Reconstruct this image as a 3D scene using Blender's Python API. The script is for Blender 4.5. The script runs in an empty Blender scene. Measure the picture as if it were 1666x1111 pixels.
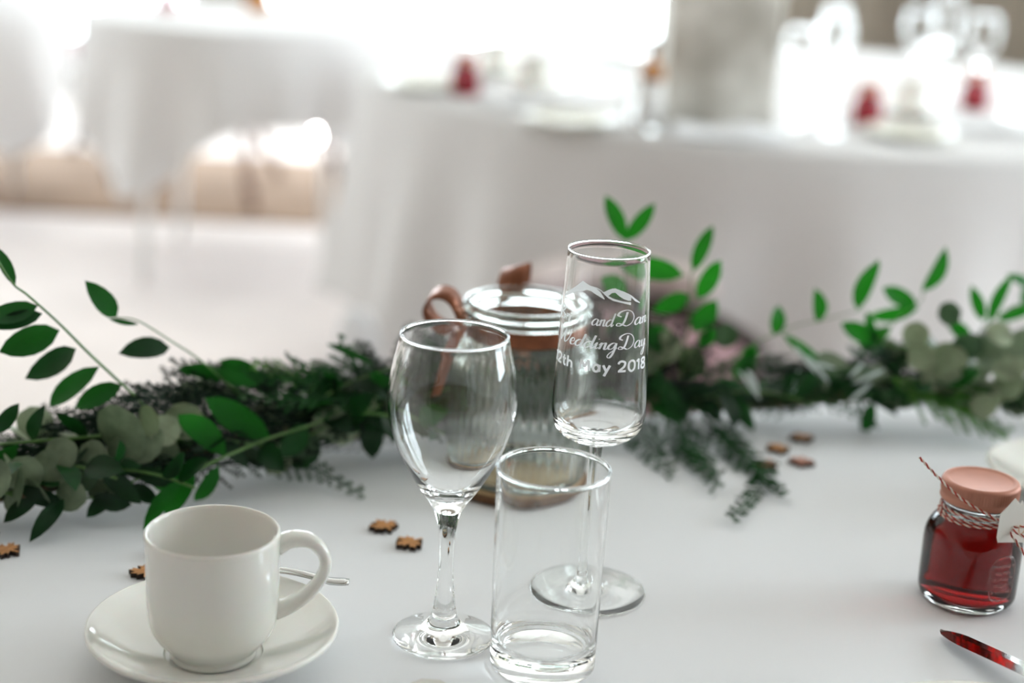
import bpy, bmesh, math, random
from mathutils import Vector, Matrix, noise
from mathutils.geometry import tessellate_polygon

sc = bpy.context.scene
COL = sc.collection
PI = math.pi

# ------------------------------------------------------------------ camera, sky, exposure
CAM_Z, PITCH, ROLL = 1.16, math.radians(16.5), .05
fwd = Vector((0, math.cos(PITCH), -math.sin(PITCH)))
r0 = Vector((1, 0, 0)); u0 = r0.cross(fwd)
rgt = r0 * math.cos(ROLL) + u0 * math.sin(ROLL)
upv = -r0 * math.sin(ROLL) + u0 * math.cos(ROLL)
cd = bpy.data.cameras.new('camera')
cd.sensor_width = 36; cd.lens = 2550 / 1666 * 36
cd.clip_start = .02; cd.clip_end = 100
cd.dof.use_dof = True; cd.dof.focus_distance = .90; cd.dof.aperture_fstop = 2.9
cam = bpy.data.objects.new('camera', cd); COL.objects.link(cam)
cam.matrix_world = Matrix(((rgt.x, upv.x, -fwd.x, 0), (rgt.y, upv.y, -fwd.y, 0), (rgt.z, upv.z, -fwd.z, CAM_Z), (0, 0, 0, 1)))
sc.camera = cam

world = bpy.data.worlds.new('overcast_sky'); sc.world = world
world.use_nodes = True
wb = world.node_tree.nodes['Background']
wb.inputs['Color'].default_value = (.845, .92, 1, 1)
wb.inputs['Strength'].default_value = 12.0
vs = sc.view_settings
vs.view_transform = 'Standard'; vs.look = 'None'; vs.gamma = 1; vs.use_curve_mapping = False
vs.exposure = 0.1
sc.display_settings.display_device = 'sRGB'
cy = sc.cycles
cy.max_bounces = 36; cy.transmission_bounces = 36; cy.adaptive_threshold = .015; cy.transparent_max_bounces = 24
cy.diffuse_bounces = 5; cy.glossy_bounces = 8
cy.caustics_reflective = False; cy.caustics_refractive = True
cy.sample_clamp_indirect = 12; cy.blur_glossy = 0

# ------------------------------------------------------------------ materials
def lin(c): return tuple((x / 12.92 if x <= .04045 else ((x + .055) / 1.055) ** 2.4) for x in [v / 255 for v in c]) + (1,)
def mat(name, rgb, rough=.5, metal=0, var=.06, vscale=12, bump=0, bscale=40, trans=0, ior=1.5, spec=.5, translucent=0, tcol=None, coat=0, stretch=None, rgb2=None, ramp=(.35, .65), sheen=0, sss=0):
    m = bpy.data.materials.new(name); m.use_nodes = True
    nt = m.node_tree; N = nt.nodes; Lk = nt.links
    b = N['Principled BSDF']
    b.inputs['Roughness'].default_value = rough; b.inputs['Metallic'].default_value = metal
    b.inputs['IOR'].default_value = ior; b.inputs['Specular IOR Level'].default_value = spec
    b.inputs['Transmission Weight'].default_value = trans; b.inputs['Coat Weight'].default_value = coat
    b.inputs['Sheen Weight'].default_value = sheen
    if sss:
        b.inputs['Subsurface Weight'].default_value = sss; b.inputs['Subsurface Scale'].default_value = .004
    tc = N.new('ShaderNodeTexCoord'); mp = N.new('ShaderNodeMapping')
    Lk.new(tc.outputs['Object'], mp.inputs['Vector'])
    if stretch: mp.inputs['Scale'].default_value = stretch
    nz = N.new('ShaderNodeTexNoise'); nz.inputs['Scale'].default_value = vscale; nz.inputs['Detail'].default_value = 4
    Lk.new(mp.outputs['Vector'], nz.inputs['Vector'])
    rp = N.new('ShaderNodeValToRGB'); c = lin(rgb)
    rp.color_ramp.elements[0].position, rp.color_ramp.elements[1].position = ramp
    rp.color_ramp.elements[0].color = tuple(max(0, x * (1 - var)) for x in c[:3]) + (1,)
    rp.color_ramp.elements[1].color = lin(rgb2) if rgb2 else tuple(min(1, x * (1 + var)) for x in c[:3]) + (1,)
    Lk.new(nz.outputs['Fac'], rp.inputs['Fac']); Lk.new(rp.outputs['Color'], b.inputs['Base Color'])
    if bump:
        n2 = N.new('ShaderNodeTexNoise'); n2.inputs['Scale'].default_value = bscale; n2.inputs['Detail'].default_value = 3
        Lk.new(mp.outputs['Vector'], n2.inputs['Vector'])
        bp = N.new('ShaderNodeBump'); bp.inputs['Strength'].default_value = bump; bp.inputs['Distance'].default_value = .01
        Lk.new(n2.outputs['Fac'], bp.inputs['Height']); Lk.new(bp.outputs['Normal'], b.inputs['Normal'])
    if translucent:
        tr = N.new('ShaderNodeBsdfTranslucent'); mx = N.new('ShaderNodeMixShader')
        tr.inputs['Color'].default_value = lin(tcol or rgb); mx.inputs['Fac'].default_value = translucent
        Lk.new(b.outputs[0], mx.inputs[1]); Lk.new(tr.outputs[0], mx.inputs[2])
        Lk.new(mx.outputs[0], N['Material Output'].inputs['Surface'])
    return m
def glass_mat(name, tint=(1, 1, 1), rough=0, ior=1.5):
    m = bpy.data.materials.new(name); m.use_nodes = True
    nt = m.node_tree; N = nt.nodes
    N.remove(N['Principled BSDF'])
    g = N.new('ShaderNodeBsdfGlass'); g.inputs['IOR'].default_value = ior; g.inputs['Roughness'].default_value = rough
    g.inputs['Color'].default_value = (*tint, 1)
    nt.links.new(g.outputs[0], N['Material Output'].inputs['Surface'])
    return m
def pane_mat(name):
    m = bpy.data.materials.new(name); m.use_nodes = True
    nt = m.node_tree; N = nt.nodes; N.remove(N['Principled BSDF'])
    t = N.new('ShaderNodeBsdfTransparent'); t.inputs['Color'].default_value = (.96, .98, .97, 1)
    g = N.new('ShaderNodeBsdfGlossy'); g.inputs['Roughness'].default_value = .02
    f = N.new('ShaderNodeFresnel'); f.inputs['IOR'].default_value = 1.45
    mx = N.new('ShaderNodeMixShader')
    nt.links.new(f.outputs[0], mx.inputs[0]); nt.links.new(t.outputs[0], mx.inputs[1]); nt.links.new(g.outputs[0], mx.inputs[2])
    nt.links.new(mx.outputs[0], N['Material Output'].inputs['Surface'])
    return m
def jam_mat(name, ior):
    m = glass_mat(name, (1, 1, 1), 0, ior); nt = m.node_tree; N = nt.nodes
    v = N.new('ShaderNodeVolumeAbsorption'); v.inputs['Color'].default_value = (.80, .02, .06, 1); v.inputs['Density'].default_value = 190
    nt.links.new(v.outputs[0], N['Material Output'].inputs['Volume'])
    return m
M = dict(
    cloth=mat('white_linen', (238, 238, 240), .85, var=.012, vscale=5, bump=.10, bscale=9, spec=.25, sheen=.1),
    cloth_far=mat('white_linen_skirt', (226, 223, 222), .9, var=.02, vscale=4, translucent=.12, tcol=(238, 236, 236)),
    carpet=mat('pale_carpet', (243, 233, 229), .95, var=.05, vscale=3, bump=.3, bscale=160, spec=.1),
    floor_band=mat('taupe_floor_band', (166, 142, 124), .95, var=.1, vscale=5, bump=.3, bscale=120, spec=.1),
    wall=mat('warm_white_paint', (238, 229, 214), .8, var=.015, vscale=2),
    wall_dark=mat('dark_taupe_wall_paint', (112, 92, 72), .8, var=.02, vscale=2),
    wall_grey=mat('grey_taupe_wall_paint', (212, 203, 190), .8, var=.02, vscale=2),
    taupe=mat('taupe_paint', (122, 112, 99), .7, var=.03, vscale=3),
    taupe_dark=mat('dark_taupe_paint', (112, 102, 90), .7, var=.03, vscale=3),
    ceiling=mat('ceiling_paint', (241, 239, 234), .9, var=.01),
    frame=mat('white_gloss_paint', (238, 238, 236), .35, var=.01),
    pane=pane_mat('window_glass'),
    glass=glass_mat('clear_glass', (.997, .999, .998)),
    glass_green=glass_mat('greenish_glass', (.95, .965, .95)),
    china=mat('cream_china', (241, 239, 233), .08, var=.01, coat=.3, sss=.08),
    steel=mat('polished_steel', (205, 203, 200), .12, metal=1, var=.04, vscale=30),
    etch=mat('frosted_etching', (245, 247, 248), .7, var=.02, vscale=200, translucent=.25, tcol=(245, 247, 248)),
    copper=mat('matte_copper', (190, 132, 112), .55, metal=.35, var=.04, vscale=60),
    ribbon=mat('copper_ribbon', (134, 80, 54), .36, metal=.6, var=.2, vscale=70, bump=.15, bscale=120),
    twine_red=mat('red_twine', (178, 66, 52), .85, var=.2, vscale=400),
    twine_white=mat('white_twine', (232, 220, 208), .85, var=.08, vscale=400),
    paper=mat('white_card', (235, 232, 226), .75, var=.02),
    gold=mat('gold_ink', (190, 140, 80), .45, metal=.3, var=.1, vscale=200),
    jam=jam_mat('red_jam', 1.38 / 1.5), jam_top=jam_mat('red_jam_surface', 1.38),
    jam_far=mat('dark_red_jam', (150, 14, 36), .2, var=.2, vscale=40),
    wood=mat('cut_wood', (190, 132, 76), .6, var=.22, vscale=90, stretch=(1, 4, 1)),
    wood_pink=mat('pink_cut_wood', (176, 120, 98), .6, var=.2, vscale=90, stretch=(1, 4, 1)),
    burnt=mat('burnt_wood_edge', (48, 30, 18), .7, var=.4, vscale=200),
    bark=mat('bark', (104, 74, 48), .9, var=.4, vscale=60, bump=.6, bscale=120),
    slice=mat('log_slice_wood', (196, 158, 112), .6, var=.2, vscale=25, stretch=(1, 1, .2)),
    ruscus=[mat('ruscus_leaf_dark', (12, 44, 20), .42, var=.35, vscale=35, translucent=.15, tcol=(24, 90, 24), spec=.25),
            mat('ruscus_leaf', (20, 66, 28), .4, var=.3, vscale=35, translucent=.22, tcol=(36, 116, 30), spec=.28),
            mat('ruscus_leaf_bright', (22, 86, 28), .42, var=.25, vscale=35, translucent=.38, tcol=(40, 140, 30), spec=.22)],
    euc=[mat('eucalyptus_leaf', (152, 163, 136), .6, var=.3, vscale=60, translucent=.15, tcol=(90, 118, 66), spec=.3),
         mat('eucalyptus_leaf_grey', (128, 143, 118), .6, var=.3, vscale=60, translucent=.15, tcol=(76, 104, 60), spec=.3),
         mat('eucalyptus_leaf_deep', (74, 96, 74), .6, var=.3, vscale=60, translucent=.15, tcol=(60, 96, 50), spec=.3)],
    silver=mat('silver_leaf', (200, 212, 208), .7, var=.1, vscale=60, translucent=.2),
    stem=mat('green_stem', (84, 122, 58), .5, var=.2, vscale=60),
    twig=mat('brown_twig', (82, 66, 40), .7, var=.3, vscale=60),
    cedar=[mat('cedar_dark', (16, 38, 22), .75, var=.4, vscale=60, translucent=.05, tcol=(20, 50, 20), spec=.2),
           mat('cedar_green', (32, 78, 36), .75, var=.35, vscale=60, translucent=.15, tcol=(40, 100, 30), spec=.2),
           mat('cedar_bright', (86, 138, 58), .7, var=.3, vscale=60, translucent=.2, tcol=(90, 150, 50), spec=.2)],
    dark_wood=mat('dark_chair_wood', (58, 44, 40), .45, var=.25, vscale=30, stretch=(6, 6, 1)),
    brown_wood=mat('brown_chair_wood', (122, 88, 72), .45, var=.2, vscale=30, stretch=(6, 6, 1)),
    grey_metal=mat('grey_chair_metal', (150, 148, 146), .35, metal=.6, var=.1),
    pink_fabric=mat('pale_pink_fabric', (216, 202, 198), .9, var=.06, vscale=60),
    mauve=mat('mauve_fabric', (158, 124, 128), .85, var=.1, vscale=60, bump=.2, bscale=300),
    cream_fabric=mat('cream_fabric', (226, 220, 214), .9, var=.05, vscale=60),
    stone=mat('mottled_stone', (200, 194, 182), .7, var=.25, vscale=9, rgb2=(236, 232, 224), bump=.3, bscale=14),
    amber=mat('amber_glass', (196, 124, 36), .15, var=.2, vscale=60, trans=.3),
    label_white=mat('white_label', (238, 236, 234), .6, var=.02),
    far_plate=mat('far_cream_plate', (232, 230, 216), .25, var=.02),
)
def glint_mat():
    m = bpy.data.materials.new('glint_glow'); m.use_nodes = True
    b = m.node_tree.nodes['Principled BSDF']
    b.inputs['Emission Color'].default_value = (1, .97, .92, 1); b.inputs['Emission Strength'].default_value = 160  # emission of the added globe that makes the glint
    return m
M['lit'] = glint_mat()

# ------------------------------------------------------------------ helpers
def tag(o, label=None, cat=None, group=None, kind=None):
    if label: o['label'] = label
    if cat: o['category'] = cat
    if group: o['group'] = group
    if kind: o['kind'] = kind
    return o
def empty(name, loc, rz=0):
    o = bpy.data.objects.new(name, None); COL.objects.link(o); o.empty_display_size = .02
    o.location = loc; o.rotation_euler = (0, 0, rz)
    return o
def mesh(verts, faces, name='m', smooth=True, mats=None, midx=None):
    me = bpy.data.meshes.new(name)
    me.from_pydata([tuple(v) for v in verts], [], faces)
    me.validate(); me.update()
    if smooth: me.polygons.foreach_set('use_smooth', [True] * len(me.polygons))
    for m in (mats or []): me.materials.append(m)
    if midx: me.polygons.foreach_set('material_index', midx)
    return me
def obj(name, vf, m, parent=None, smooth=True, midx=None, loc=None):
    mats = m if isinstance(m, (list, tuple)) else [m]
    me = vf if isinstance(vf, bpy.types.Mesh) else mesh(vf[0], vf[1], name, smooth, mats, midx)
    o = bpy.data.objects.new(name, me); COL.objects.link(o)
    if parent: o.parent = parent
    if loc is not None: o.location = loc
    return o
def copy_tree(o, parent=None):
    c = o.copy(); COL.objects.link(c); c.parent = parent
    for ch in o.children: copy_tree(ch, c)
    return c
def join(*vfs):
    V, Fc = [], []
    for v, f in vfs:
        k = len(V); V += [tuple(x) for x in v]; Fc += [tuple(i + k for i in q) for q in f]
    return V, Fc
def box(x0, x1, y0, y1, z0, z1):
    v = [(x0, y0, z0), (x1, y0, z0), (x1, y1, z0), (x0, y1, z0), (x0, y0, z1), (x1, y0, z1), (x1, y1, z1), (x0, y1, z1)]
    return v, [(3, 2, 1, 0), (4, 5, 6, 7), (0, 1, 5, 4), (1, 2, 6, 5), (2, 3, 7, 6), (3, 0, 4, 7)]
def rbox(x0, x1, y0, y1, z0, z1, b=.005, seg=2):
    bm = bmesh.new(); v, f = box(x0, x1, y0, y1, z0, z1)
    vs_ = [bm.verts.new(p) for p in v]
    for q in f: bm.faces.new([vs_[i] for i in q])
    bmesh.ops.bevel(bm, geom=bm.edges[:], offset=b, segments=seg, profile=.5, affect='EDGES')
    bm.verts.index_update()
    r = ([tuple(p.co) for p in bm.verts], [tuple(p.index for p in q.verts) for q in bm.faces]); bm.free()
    return r
def cr(pts, n=8):
    """Catmull-Rom through points of any dimension"""
    P = [tuple(p) for p in pts]; P = [tuple(2 * a - b for a, b in zip(P[0], P[1]))] + P + [tuple(2 * a - b for a, b in zip(P[-1], P[-2]))]
    out = []
    for i in range(1, len(P) - 2):
        for k in range(n):
            t = k / n
            out.append(tuple(.5 * (2 * b + (c - a) * t + (2 * a - 5 * b + 4 * c - d) * t * t + (3 * b - a - 3 * c + d) * t ** 3)
                             for a, b, c, d in zip(P[i - 1], P[i], P[i + 1], P[i + 2])))
    out.append(P[-2])
    return out
def lip_ring(r, z, b, n=8):
    """fire-polished bead: half circle from the outer wall over the top to the inner wall"""
    return [(r + b * math.cos(t), z + b * math.sin(t)) for t in [math.radians(-50 + 280 * k / n) for k in range(n + 1)]]
def lathe(prof, seg=72, ribs=None, centre=(0, 0, 0), squ=None):
    """prof: (r, z) list, r = 0 closes with a fan. ribs(r, z, a) -> r"""
    V, Fc, rings = [], [], []
    cx, cyy, cz = centre
    for r, z in prof:
        if r <= 1e-6:
            rings.append([len(V)]); V.append((cx, cyy, cz + z))
        else:
            ring = []
            for k in range(seg):
                a = 2 * PI * k / seg
                q = ribs(r, z, a) if ribs else r
                ring.append(len(V)); V.append((cx + q * math.cos(a), cyy + q * math.sin(a), cz + z))
            rings.append(ring)
    for A, B in zip(rings, rings[1:]):
        if len(A) == 1 and len(B) == 1: continue
        for k in range(seg):
            j = (k + 1) % seg
            if len(A) == 1: Fc.append((A[0], B[j], B[k]))
            elif len(B) == 1: Fc.append((A[k], A[j], B[0]))
            else: Fc.append((A[k], A[j], B[j], B[k]))
    return V, Fc
def tube(pts, rad, seg=8, closed=False, cap=True):
    P = [Vector(p) for p in pts]; n = len(P)
    R = rad if isinstance(rad, (list, tuple)) else [rad] * n
    V, Fc = [], []; prev = None
    for i in range(n):
        a = P[(i - 1) % n] if (i > 0 or closed) else P[i]; b = P[(i + 1) % n] if (i < n - 1 or closed) else P[i]
        t = (b - a).normalized()
        if prev is None:
            prev = t.orthogonal().normalized()
        nrm = (prev - t * prev.dot(t))
        nrm = nrm.normalized() if nrm.length > 1e-6 else t.orthogonal().normalized()
        prev = nrm; bi = t.cross(nrm)
        for k in range(seg):
            w = 2 * PI * k / seg
            V.append(P[i] + (nrm * math.cos(w) + bi * math.sin(w)) * R[i])
    m = n if closed else n - 1
    for i in range(m):
        for k in range(seg):
            j = (k + 1) % seg; i2 = (i + 1) % n
            Fc.append((i * seg + k, i * seg + j, i2 * seg + j, i2 * seg + k))
    if cap and not closed:
        Fc.append(tuple(range(seg))[::-1]); Fc.append(tuple((n - 1) * seg + k for k in range(seg)))
    return V, Fc
def band(pts, width_dir, thick=.0004):
    """a ribbon strip: pts path, width_dir(i) -> half width vector; solid with thickness along the normal"""
    P = [Vector(p) for p in pts]; n = len(P); V, Fc = [], []
    for i in range(n):
        t = (P[min(i + 1, n - 1)] - P[max(i - 1, 0)]).normalized(); w = Vector(width_dir(i)); nn = t.cross(w).normalized() * thick
        V += [P[i] - w - nn, P[i] + w - nn, P[i] + w + nn, P[i] - w + nn]
    for i in range(n - 1):
        a = 4 * i; b = a + 4
        for k in range(4): Fc.append((a + k, a + (k + 1) % 4, b + (k + 1) % 4, b + k))
    Fc += [(3, 2, 1, 0), tuple(4 * (n - 1) + k for k in range(4))]
    return V, Fc
def extrude_poly(poly, h):
    n = len(poly); V = [(x, y, h) for x, y in poly] + [(x, y, 0) for x, y in poly]
    tri = tessellate_polygon([[Vector((x, y, 0)) for x, y in poly]])
    def up(t):
        a, b, c = (poly[i] for i in t)
        return t if (b[0] - a[0]) * (c[1] - a[1]) - (b[1] - a[1]) * (c[0] - a[0]) > 0 else (t[0], t[2], t[1])
    top = [up(tuple(t)) for t in tri]; Fc = top + [tuple(i + n for i in t[::-1]) for t in top]
    area = sum(poly[i][0] * poly[(i + 1) % n][1] - poly[(i + 1) % n][0] * poly[i][1] for i in range(n))
    for i in range(n):
        j = (i + 1) % n
        Fc.append((i + n, j + n, j, i) if area > 0 else (j + n, i + n, i, j))
    return V, Fc, len(top)

# ------------------------------------------------------------------ the room
T = .74                                    # table height
XL, XR, YF, YB, ZC = -4.2, 4.2, -3.6, 8.4, 3.1
tag(obj('floor', box(XL - .3, XR + .3, YF - .3, YB + .3, -.12, 0), M['carpet'], smooth=False), 'pale pinkish carpet floor of the function room', 'floor', kind='structure')
tag(obj('ceiling', box(XL - .3, XR + .3, YF - .3, YB + .3, ZC, ZC + .12), M['ceiling'], smooth=False), 'plain white ceiling of the function room', 'ceiling', kind='structure')
def wall_with_openings(name, along, a0, a1, pos, thick, openings, m, label):
    """a wall along 'x' or 'y' between a0 and a1, openings (s0, s1, z0, z1)"""
    bs = []
    def seg(s0, s1, z0, z1):
        if s1 - s0 > 1e-4 and z1 - z0 > 1e-4:
            bs.append(box(s0, s1, pos, pos + thick, z0, z1) if along == 'x' else box(pos, pos + thick, s0, s1, z0, z1))
    cur = a0
    for s0, s1, z0, z1 in sorted(openings):
        seg(cur, s0, 0, ZC); seg(s0, s1, 0, z0); seg(s0, s1, z1, ZC); cur = s1
    seg(cur, a1, 0, ZC)
    return tag(obj(name, join(*bs), m, smooth=False), label, 'wall', kind='structure')
win_n = [0]
def window(along, s0, s1, z0, z1, pos, nx, nz, label, portal_dir):
    win_n[0] += 1
    w = empty('window_%d' % win_n[0], ((s0 + s1) / 2, pos, z0) if along == 'x' else (pos, (s0 + s1) / 2, z0))
    tag(w, label, 'window', kind='structure')
    W = s1 - s0; H = z1 - z0
    def B(a0, a1, d0, d1, h0, h1): return box(a0, a1, d0, d1, h0, h1) if along == 'x' else box(d0, d1, a0, a1, h0, h1)
    f = .06
    obj('window_frame', join(B(-W / 2, -W / 2 + f, -.05, .05, 0, H), B(W / 2 - f, W / 2, -.05, .05, 0, H), B(-W / 2 + f, W / 2 - f, -.05, .05, 0, f + .04), B(-W / 2 + f, W / 2 - f, -.05, .05, H - f, H)), M['frame'], w, smooth=False)
    ia, ib, ha, hb = -W / 2 + f, W / 2 - f, f + .04, H - f
    for i in range(1, nx):
        x = ia + (ib - ia) * i / nx; obj('glazing_bar', B(x - .018, x + .018, -.02, .02, ha, hb), M['frame'], w, smooth=False)
    for k in range(1, nz):
        z = ha + (hb - ha) * k / nz; obj('glazing_bar', B(ia, ib, -.019, .019, z - .016, z + .016), M['frame'], w, smooth=False)
    for i in range(nx):
        for k in range(nz):
            x, z = ia + (ib - ia) * i / nx, ha + (hb - ha) * k / nz
            x1, zz1 = ia + (ib - ia) * (i + 1) / nx, ha + (hb - ha) * (k + 1) / nz
            obj('pane', B(x + .01, x1 - .01, -.002, .002, z + .01, zz1 - .01), M['pane'], w, smooth=False)
    ld = bpy.data.lights.new('window_daylight', 'AREA'); ld.shape = 'RECTANGLE'; ld.size = W; ld.size_y = H; ld.cycles.is_portal = True
    lo = bpy.data.objects.new('window_daylight', ld); COL.objects.link(lo)
    p = Vector(portal_dir); off = -p * .12
    lo.location = (Vector(((s0 + s1) / 2, pos, (z0 + z1) / 2)) if along == 'x' else Vector((pos, (s0 + s1) / 2, (z0 + z1) / 2))) + off
    lo.rotation_euler = p.to_track_quat('-Z', 'Z').to_euler()
BACK = [(-3.6, -1.75, .12, 2.7), (-1.45, .84, .12, 2.7), (1.25, 3.9, .95, 2.8)]  # last opening is added for backlight, outside the view
wall_with_openings('wall_back', 'x', XL - .2, XR + .2, YB, .2, BACK, M['taupe'], 'taupe panelled wall with french windows behind the far tables')
RIGHT = [(1.05, 2.7, .5, 2.9), (3.1, 5.0, .5, 2.9), (5.6, 7.6, .5, 2.9)]
wall_with_openings('wall_right', 'y', YF, YB, XR, .2, RIGHT, M['wall'], 'white side wall with tall windows beside the round table')
LEFT = [(4.2, 5.2, .8, 2.7), (5.7, 7.9, .3, 2.95)]  # unseen openings, added to brighten the far floor and small cloth
wall_with_openings('wall_left', 'y', YF, YB, XL - .2, .2, LEFT, M['wall_grey'], 'grey taupe side wall with added windows beside the small tables')
wall_with_openings('wall_front', 'x', XL - .2, XR + .2, YF - .2, .2, [], M['wall_dark'], 'plain dark taupe wall behind the viewer')
for i, o_ in enumerate(BACK):
    window('x', *o_, YB + .1, 3, 3, ['white french window behind the corner-draped small table', 'wide white french window glowing behind the round table', 'added wide window above the panelling, unseen, for more backlight'][i], (0, -1, 0))
for i, o_ in enumerate(RIGHT):
    window('y', *o_, XR + .1, 2, 3, ['tall side window nearest the garland table', 'tall side window beside the round table', 'tall side window beyond the round table'][i], (-1, 0, 0))
for i, o_ in enumerate(LEFT):
    window('y', *o_, XL - .1, 2, 3, ['added window brightening the small corner-draped table', 'added window brightening the far floor near the french windows'][i], (1, 0, 0))
for k, (a, b_) in enumerate([(1.15, 1.95), (2.05, 2.8)]):
    obj('panel_moulding', join(box(a, b_, YB - .03, YB, .25, .31), box(a, b_, YB - .03, YB, .80, .86), box(a, a + .06, YB - .03, YB, .31, .80), box(b_ - .06, b_, YB - .03, YB, .31, .80)), M['taupe_dark'], bpy.data.objects['wall_back'], smooth=False)
tag(obj('baseboard_back', join(box(-1.74, -1.46, YB - .03, YB, 0, .14), box(.99, XR, YB - .03, YB, 0, .14)), M['frame'], smooth=False), 'white skirting board along the taupe wall', 'skirting', kind='structure')
# ------------------------------------------------------------------ the near table with its cloth
TA = math.atan2(.30, .90)                  # the table runs obliquely to the view
tb = empty('dining_table', (0, 0, 0), TA)
FE, NE, XA, XB = 1.125, .27, -1.35, 1.75
tag(tb, 'long table hidden under the white cloth that carries the garland', 'table')
obj('table_top', box(XA, XB, NE, FE, T - .032, T - .004), M['brown_wood'], tb, smooth=False)
for lx in (XA + .06, XB - .06):
    for ly in (NE + .06, FE - .06):
        obj('leg', rbox(lx - .025, lx + .025, ly - .025, ly + .025, 0, T - .032, .004), M['brown_wood'], tb)
def near_cloth():
    nx, ny = 150, 60; V, Fc = [], []
    xs = [XA - .006 + (XB - XA + .012) * i / nx for i in range(nx + 1)]
    drops = [(NE - .006, -.30), (NE - .006, -.20), (NE - .006, -.10), (NE - .006, -.03), (NE - .004, -.006)]
    ys = drops + [(NE + (FE - NE) * j / ny, 0) for j in range(ny + 1)] + [(FE + .004, -.006), (FE + .006, -.03), (FE + .006, -.10), (FE + .006, -.20), (FE + .006, -.30)]
    for j, (y, dz) in enumerate(ys):
        for x in xs:
            z = T + dz; yy_ = y
            if dz == 0:
                z -= .0009 * (.5 + .5 * noise.noise((x * 4, y * 7, 3))) + .0006 * max(0, 1 - abs((x * .35 + y) % .43 - .2) / .012)
            elif dz < -.02:
                s = 1 if y > .6 else -1
                yy_ = y + s * (-dz) * (.05 + .05 * math.sin(x * 19 + 2 * math.sin(x * 5)))
            V.append((x, yy_, z))
    n = nx + 1
    for j in range(len(ys) - 1):
        for i in range(nx): Fc.append((j * n + i, j * n + i + 1, (j + 1) * n + i + 1, (j + 1) * n + i))
    return V, Fc
nc = obj('tablecloth', near_cloth(), M['cloth']); nc.rotation_euler.z = TA
tag(nc, 'smooth white tablecloth under the cup, glasses and garland', 'tablecloth')

# ------------------------------------------------------------------ coffee cup, saucer, teaspoon
def cup_tree(loc, rz, label):
    t = empty('coffee_cup', loc, rz); tag(t, label, 'cup')
    out = cr([(.0205, 0), (.0232, .0006), (.0236, .0020), (.0233, .0040), (.0268, .0078), (.0322, .0142), (.0347, .0220), (.0356, .034), (.0357, .048), (.0360, .060), (.0362, .0645)], 5)
    lip = [(.0361, .0660), (.0353, .0668), (.0344, .0662)]
    inn = cr([(.0340, .0645), (.0334, .055), (.0332, .040), (.0326, .026), (.0296, .016), (.022, .0095), (.010, .007), (.0, .0066)], 5)
    obj('body', lathe([(r_, z_ * 1.105) for r_, z_ in [(0, .0022), (.019, .0022), (.0200, .0006)] + out + lip + inn], 72), M['china'], t)
    hp = cr([(.0345, 0, .0580), (.042, 0, .0612), (.0515, 0, .0606), (.0585, 0, .0550), (.0605, 0, .0470), (.0570, 0, .0385), (.049, 0, .0305), (.0405, 0, .0255), (.0335, 0, .0235)], 5)
    v, f = tube(hp, [.0050 - .0016 * math.sin(PI * i / (len(hp) - 1)) for i in range(len(hp))], 12)
    obj('handle', ([(x, y * 1.35, z * 1.105) for x, y, z in v], f), M['china'], t)
    return t
def saucer_tree(loc, label):
    t = empty('saucer', loc); tag(t, label, 'saucer')
    prof = cr([(.0, .0030), (.022, .0030), (.0268, .0034), (.0275, .0048), (.0285, .0052), (.036, .0075), (.050, .0125), (.062, .0185), (.0675, .0220), (.0692, .0226), (.0700, .0214), (.0690, .0195), (.060, .0140), (.045, .0075), (.034, .0030), (.0325, .0004), (.0300, .0004), (.029, .0022), (.0, .0022)], 4)
    obj('dish', lathe([(r_ * .976, z_) for r_, z_ in prof[::-1]], 96), M['china'], t)
    return t
CUP = (-.1553, .775)
saucer = saucer_tree((*CUP, T), 'cream china saucer under the empty coffee cup')
cup = cup_tree((*CUP, T + .0031), math.radians(9), 'empty cream coffee cup with loop handle beside the wine glass')
def spoon_mesh(L, bw, bl, hw):
    """spoon along +x, bowl at x = 0.. bl, handle to L; parts returned separately"""
    bowl = [[], []]; n, m = 12, 8; V, Fc = bowl
    for lay in (0, 1):
        for i in range(n + 1):
            t = i / n; w = bw * (max(0, math.sin(PI * min(t * .93 + .035, 1))) ** .6)
            for j in range(m + 1):
                s = j / m * 2 - 1
                z = .0075 - .0065 * (1 - s * s) * math.sin(PI * t) ** .7 + (-.0009 if lay else 0)
                V.append((t * bl, s * w, z))
    k = m + 1; off = (n + 1) * k
    for i in range(n):
        for j in range(m):
            a = i * k + j
            Fc.append((a, a + k, a + k + 1, a + 1)); Fc.append((off + a, off + a + 1, off + a + k + 1, off + a + k))
    for i in range(n):
        for j in (0, m):
            a = i * k + j; Fc.append((a, off + a, off + a + k, a + k) if j else (a, a + k, off + a + k, off + a))
    hb = []
    xs = [bl * .97 + (L - bl * .97) * i / 22 for i in range(23)]
    V2, F2 = [], []
    for i, x in enumerate(xs):
        t = i / 22; w = hw * (.36 + .64 * t ** 1.5) * (1 if t < .97 else .7); z = .0075 + .006 * math.sin(PI * min(1, t * 1.15)) - .002 * t
        th = .0012 + .0004 * (1 - t)
        V2 += [(x, -w, z - th), (x, -w * .8, z + th * .4), (x, 0, z + th), (x, w * .8, z + th * .4), (x, w, z - th), (x, 0, z - th)]
    for i in range(22):
        for j in range(6): a = i * 6 + j; b = i * 6 + (j + 1) % 6; F2.append((a, b, b + 6, a + 6))
    F2 += [(5, 4, 3, 2, 1, 0), tuple(22 * 6 + j for j in range(6))]
    return bowl, (V2, F2)
def spoon(name, loc, rot, L, bw, bl, hw, label, m='steel'):
    t = empty(name, loc); t.rotation_euler = rot; tag(t, label, 'spoon')
    b, h = spoon_mesh(L, bw, bl, hw)
    obj('bowl', b, M[m], t); obj('handle', h, M[m], t)
    return t
spoon('teaspoon', (-.197, .832, T + .0142), (0, -.045, -.02), .110, .0095, .032, .0042, 'steel teaspoon lying on the saucer behind the coffee cup')
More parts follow.
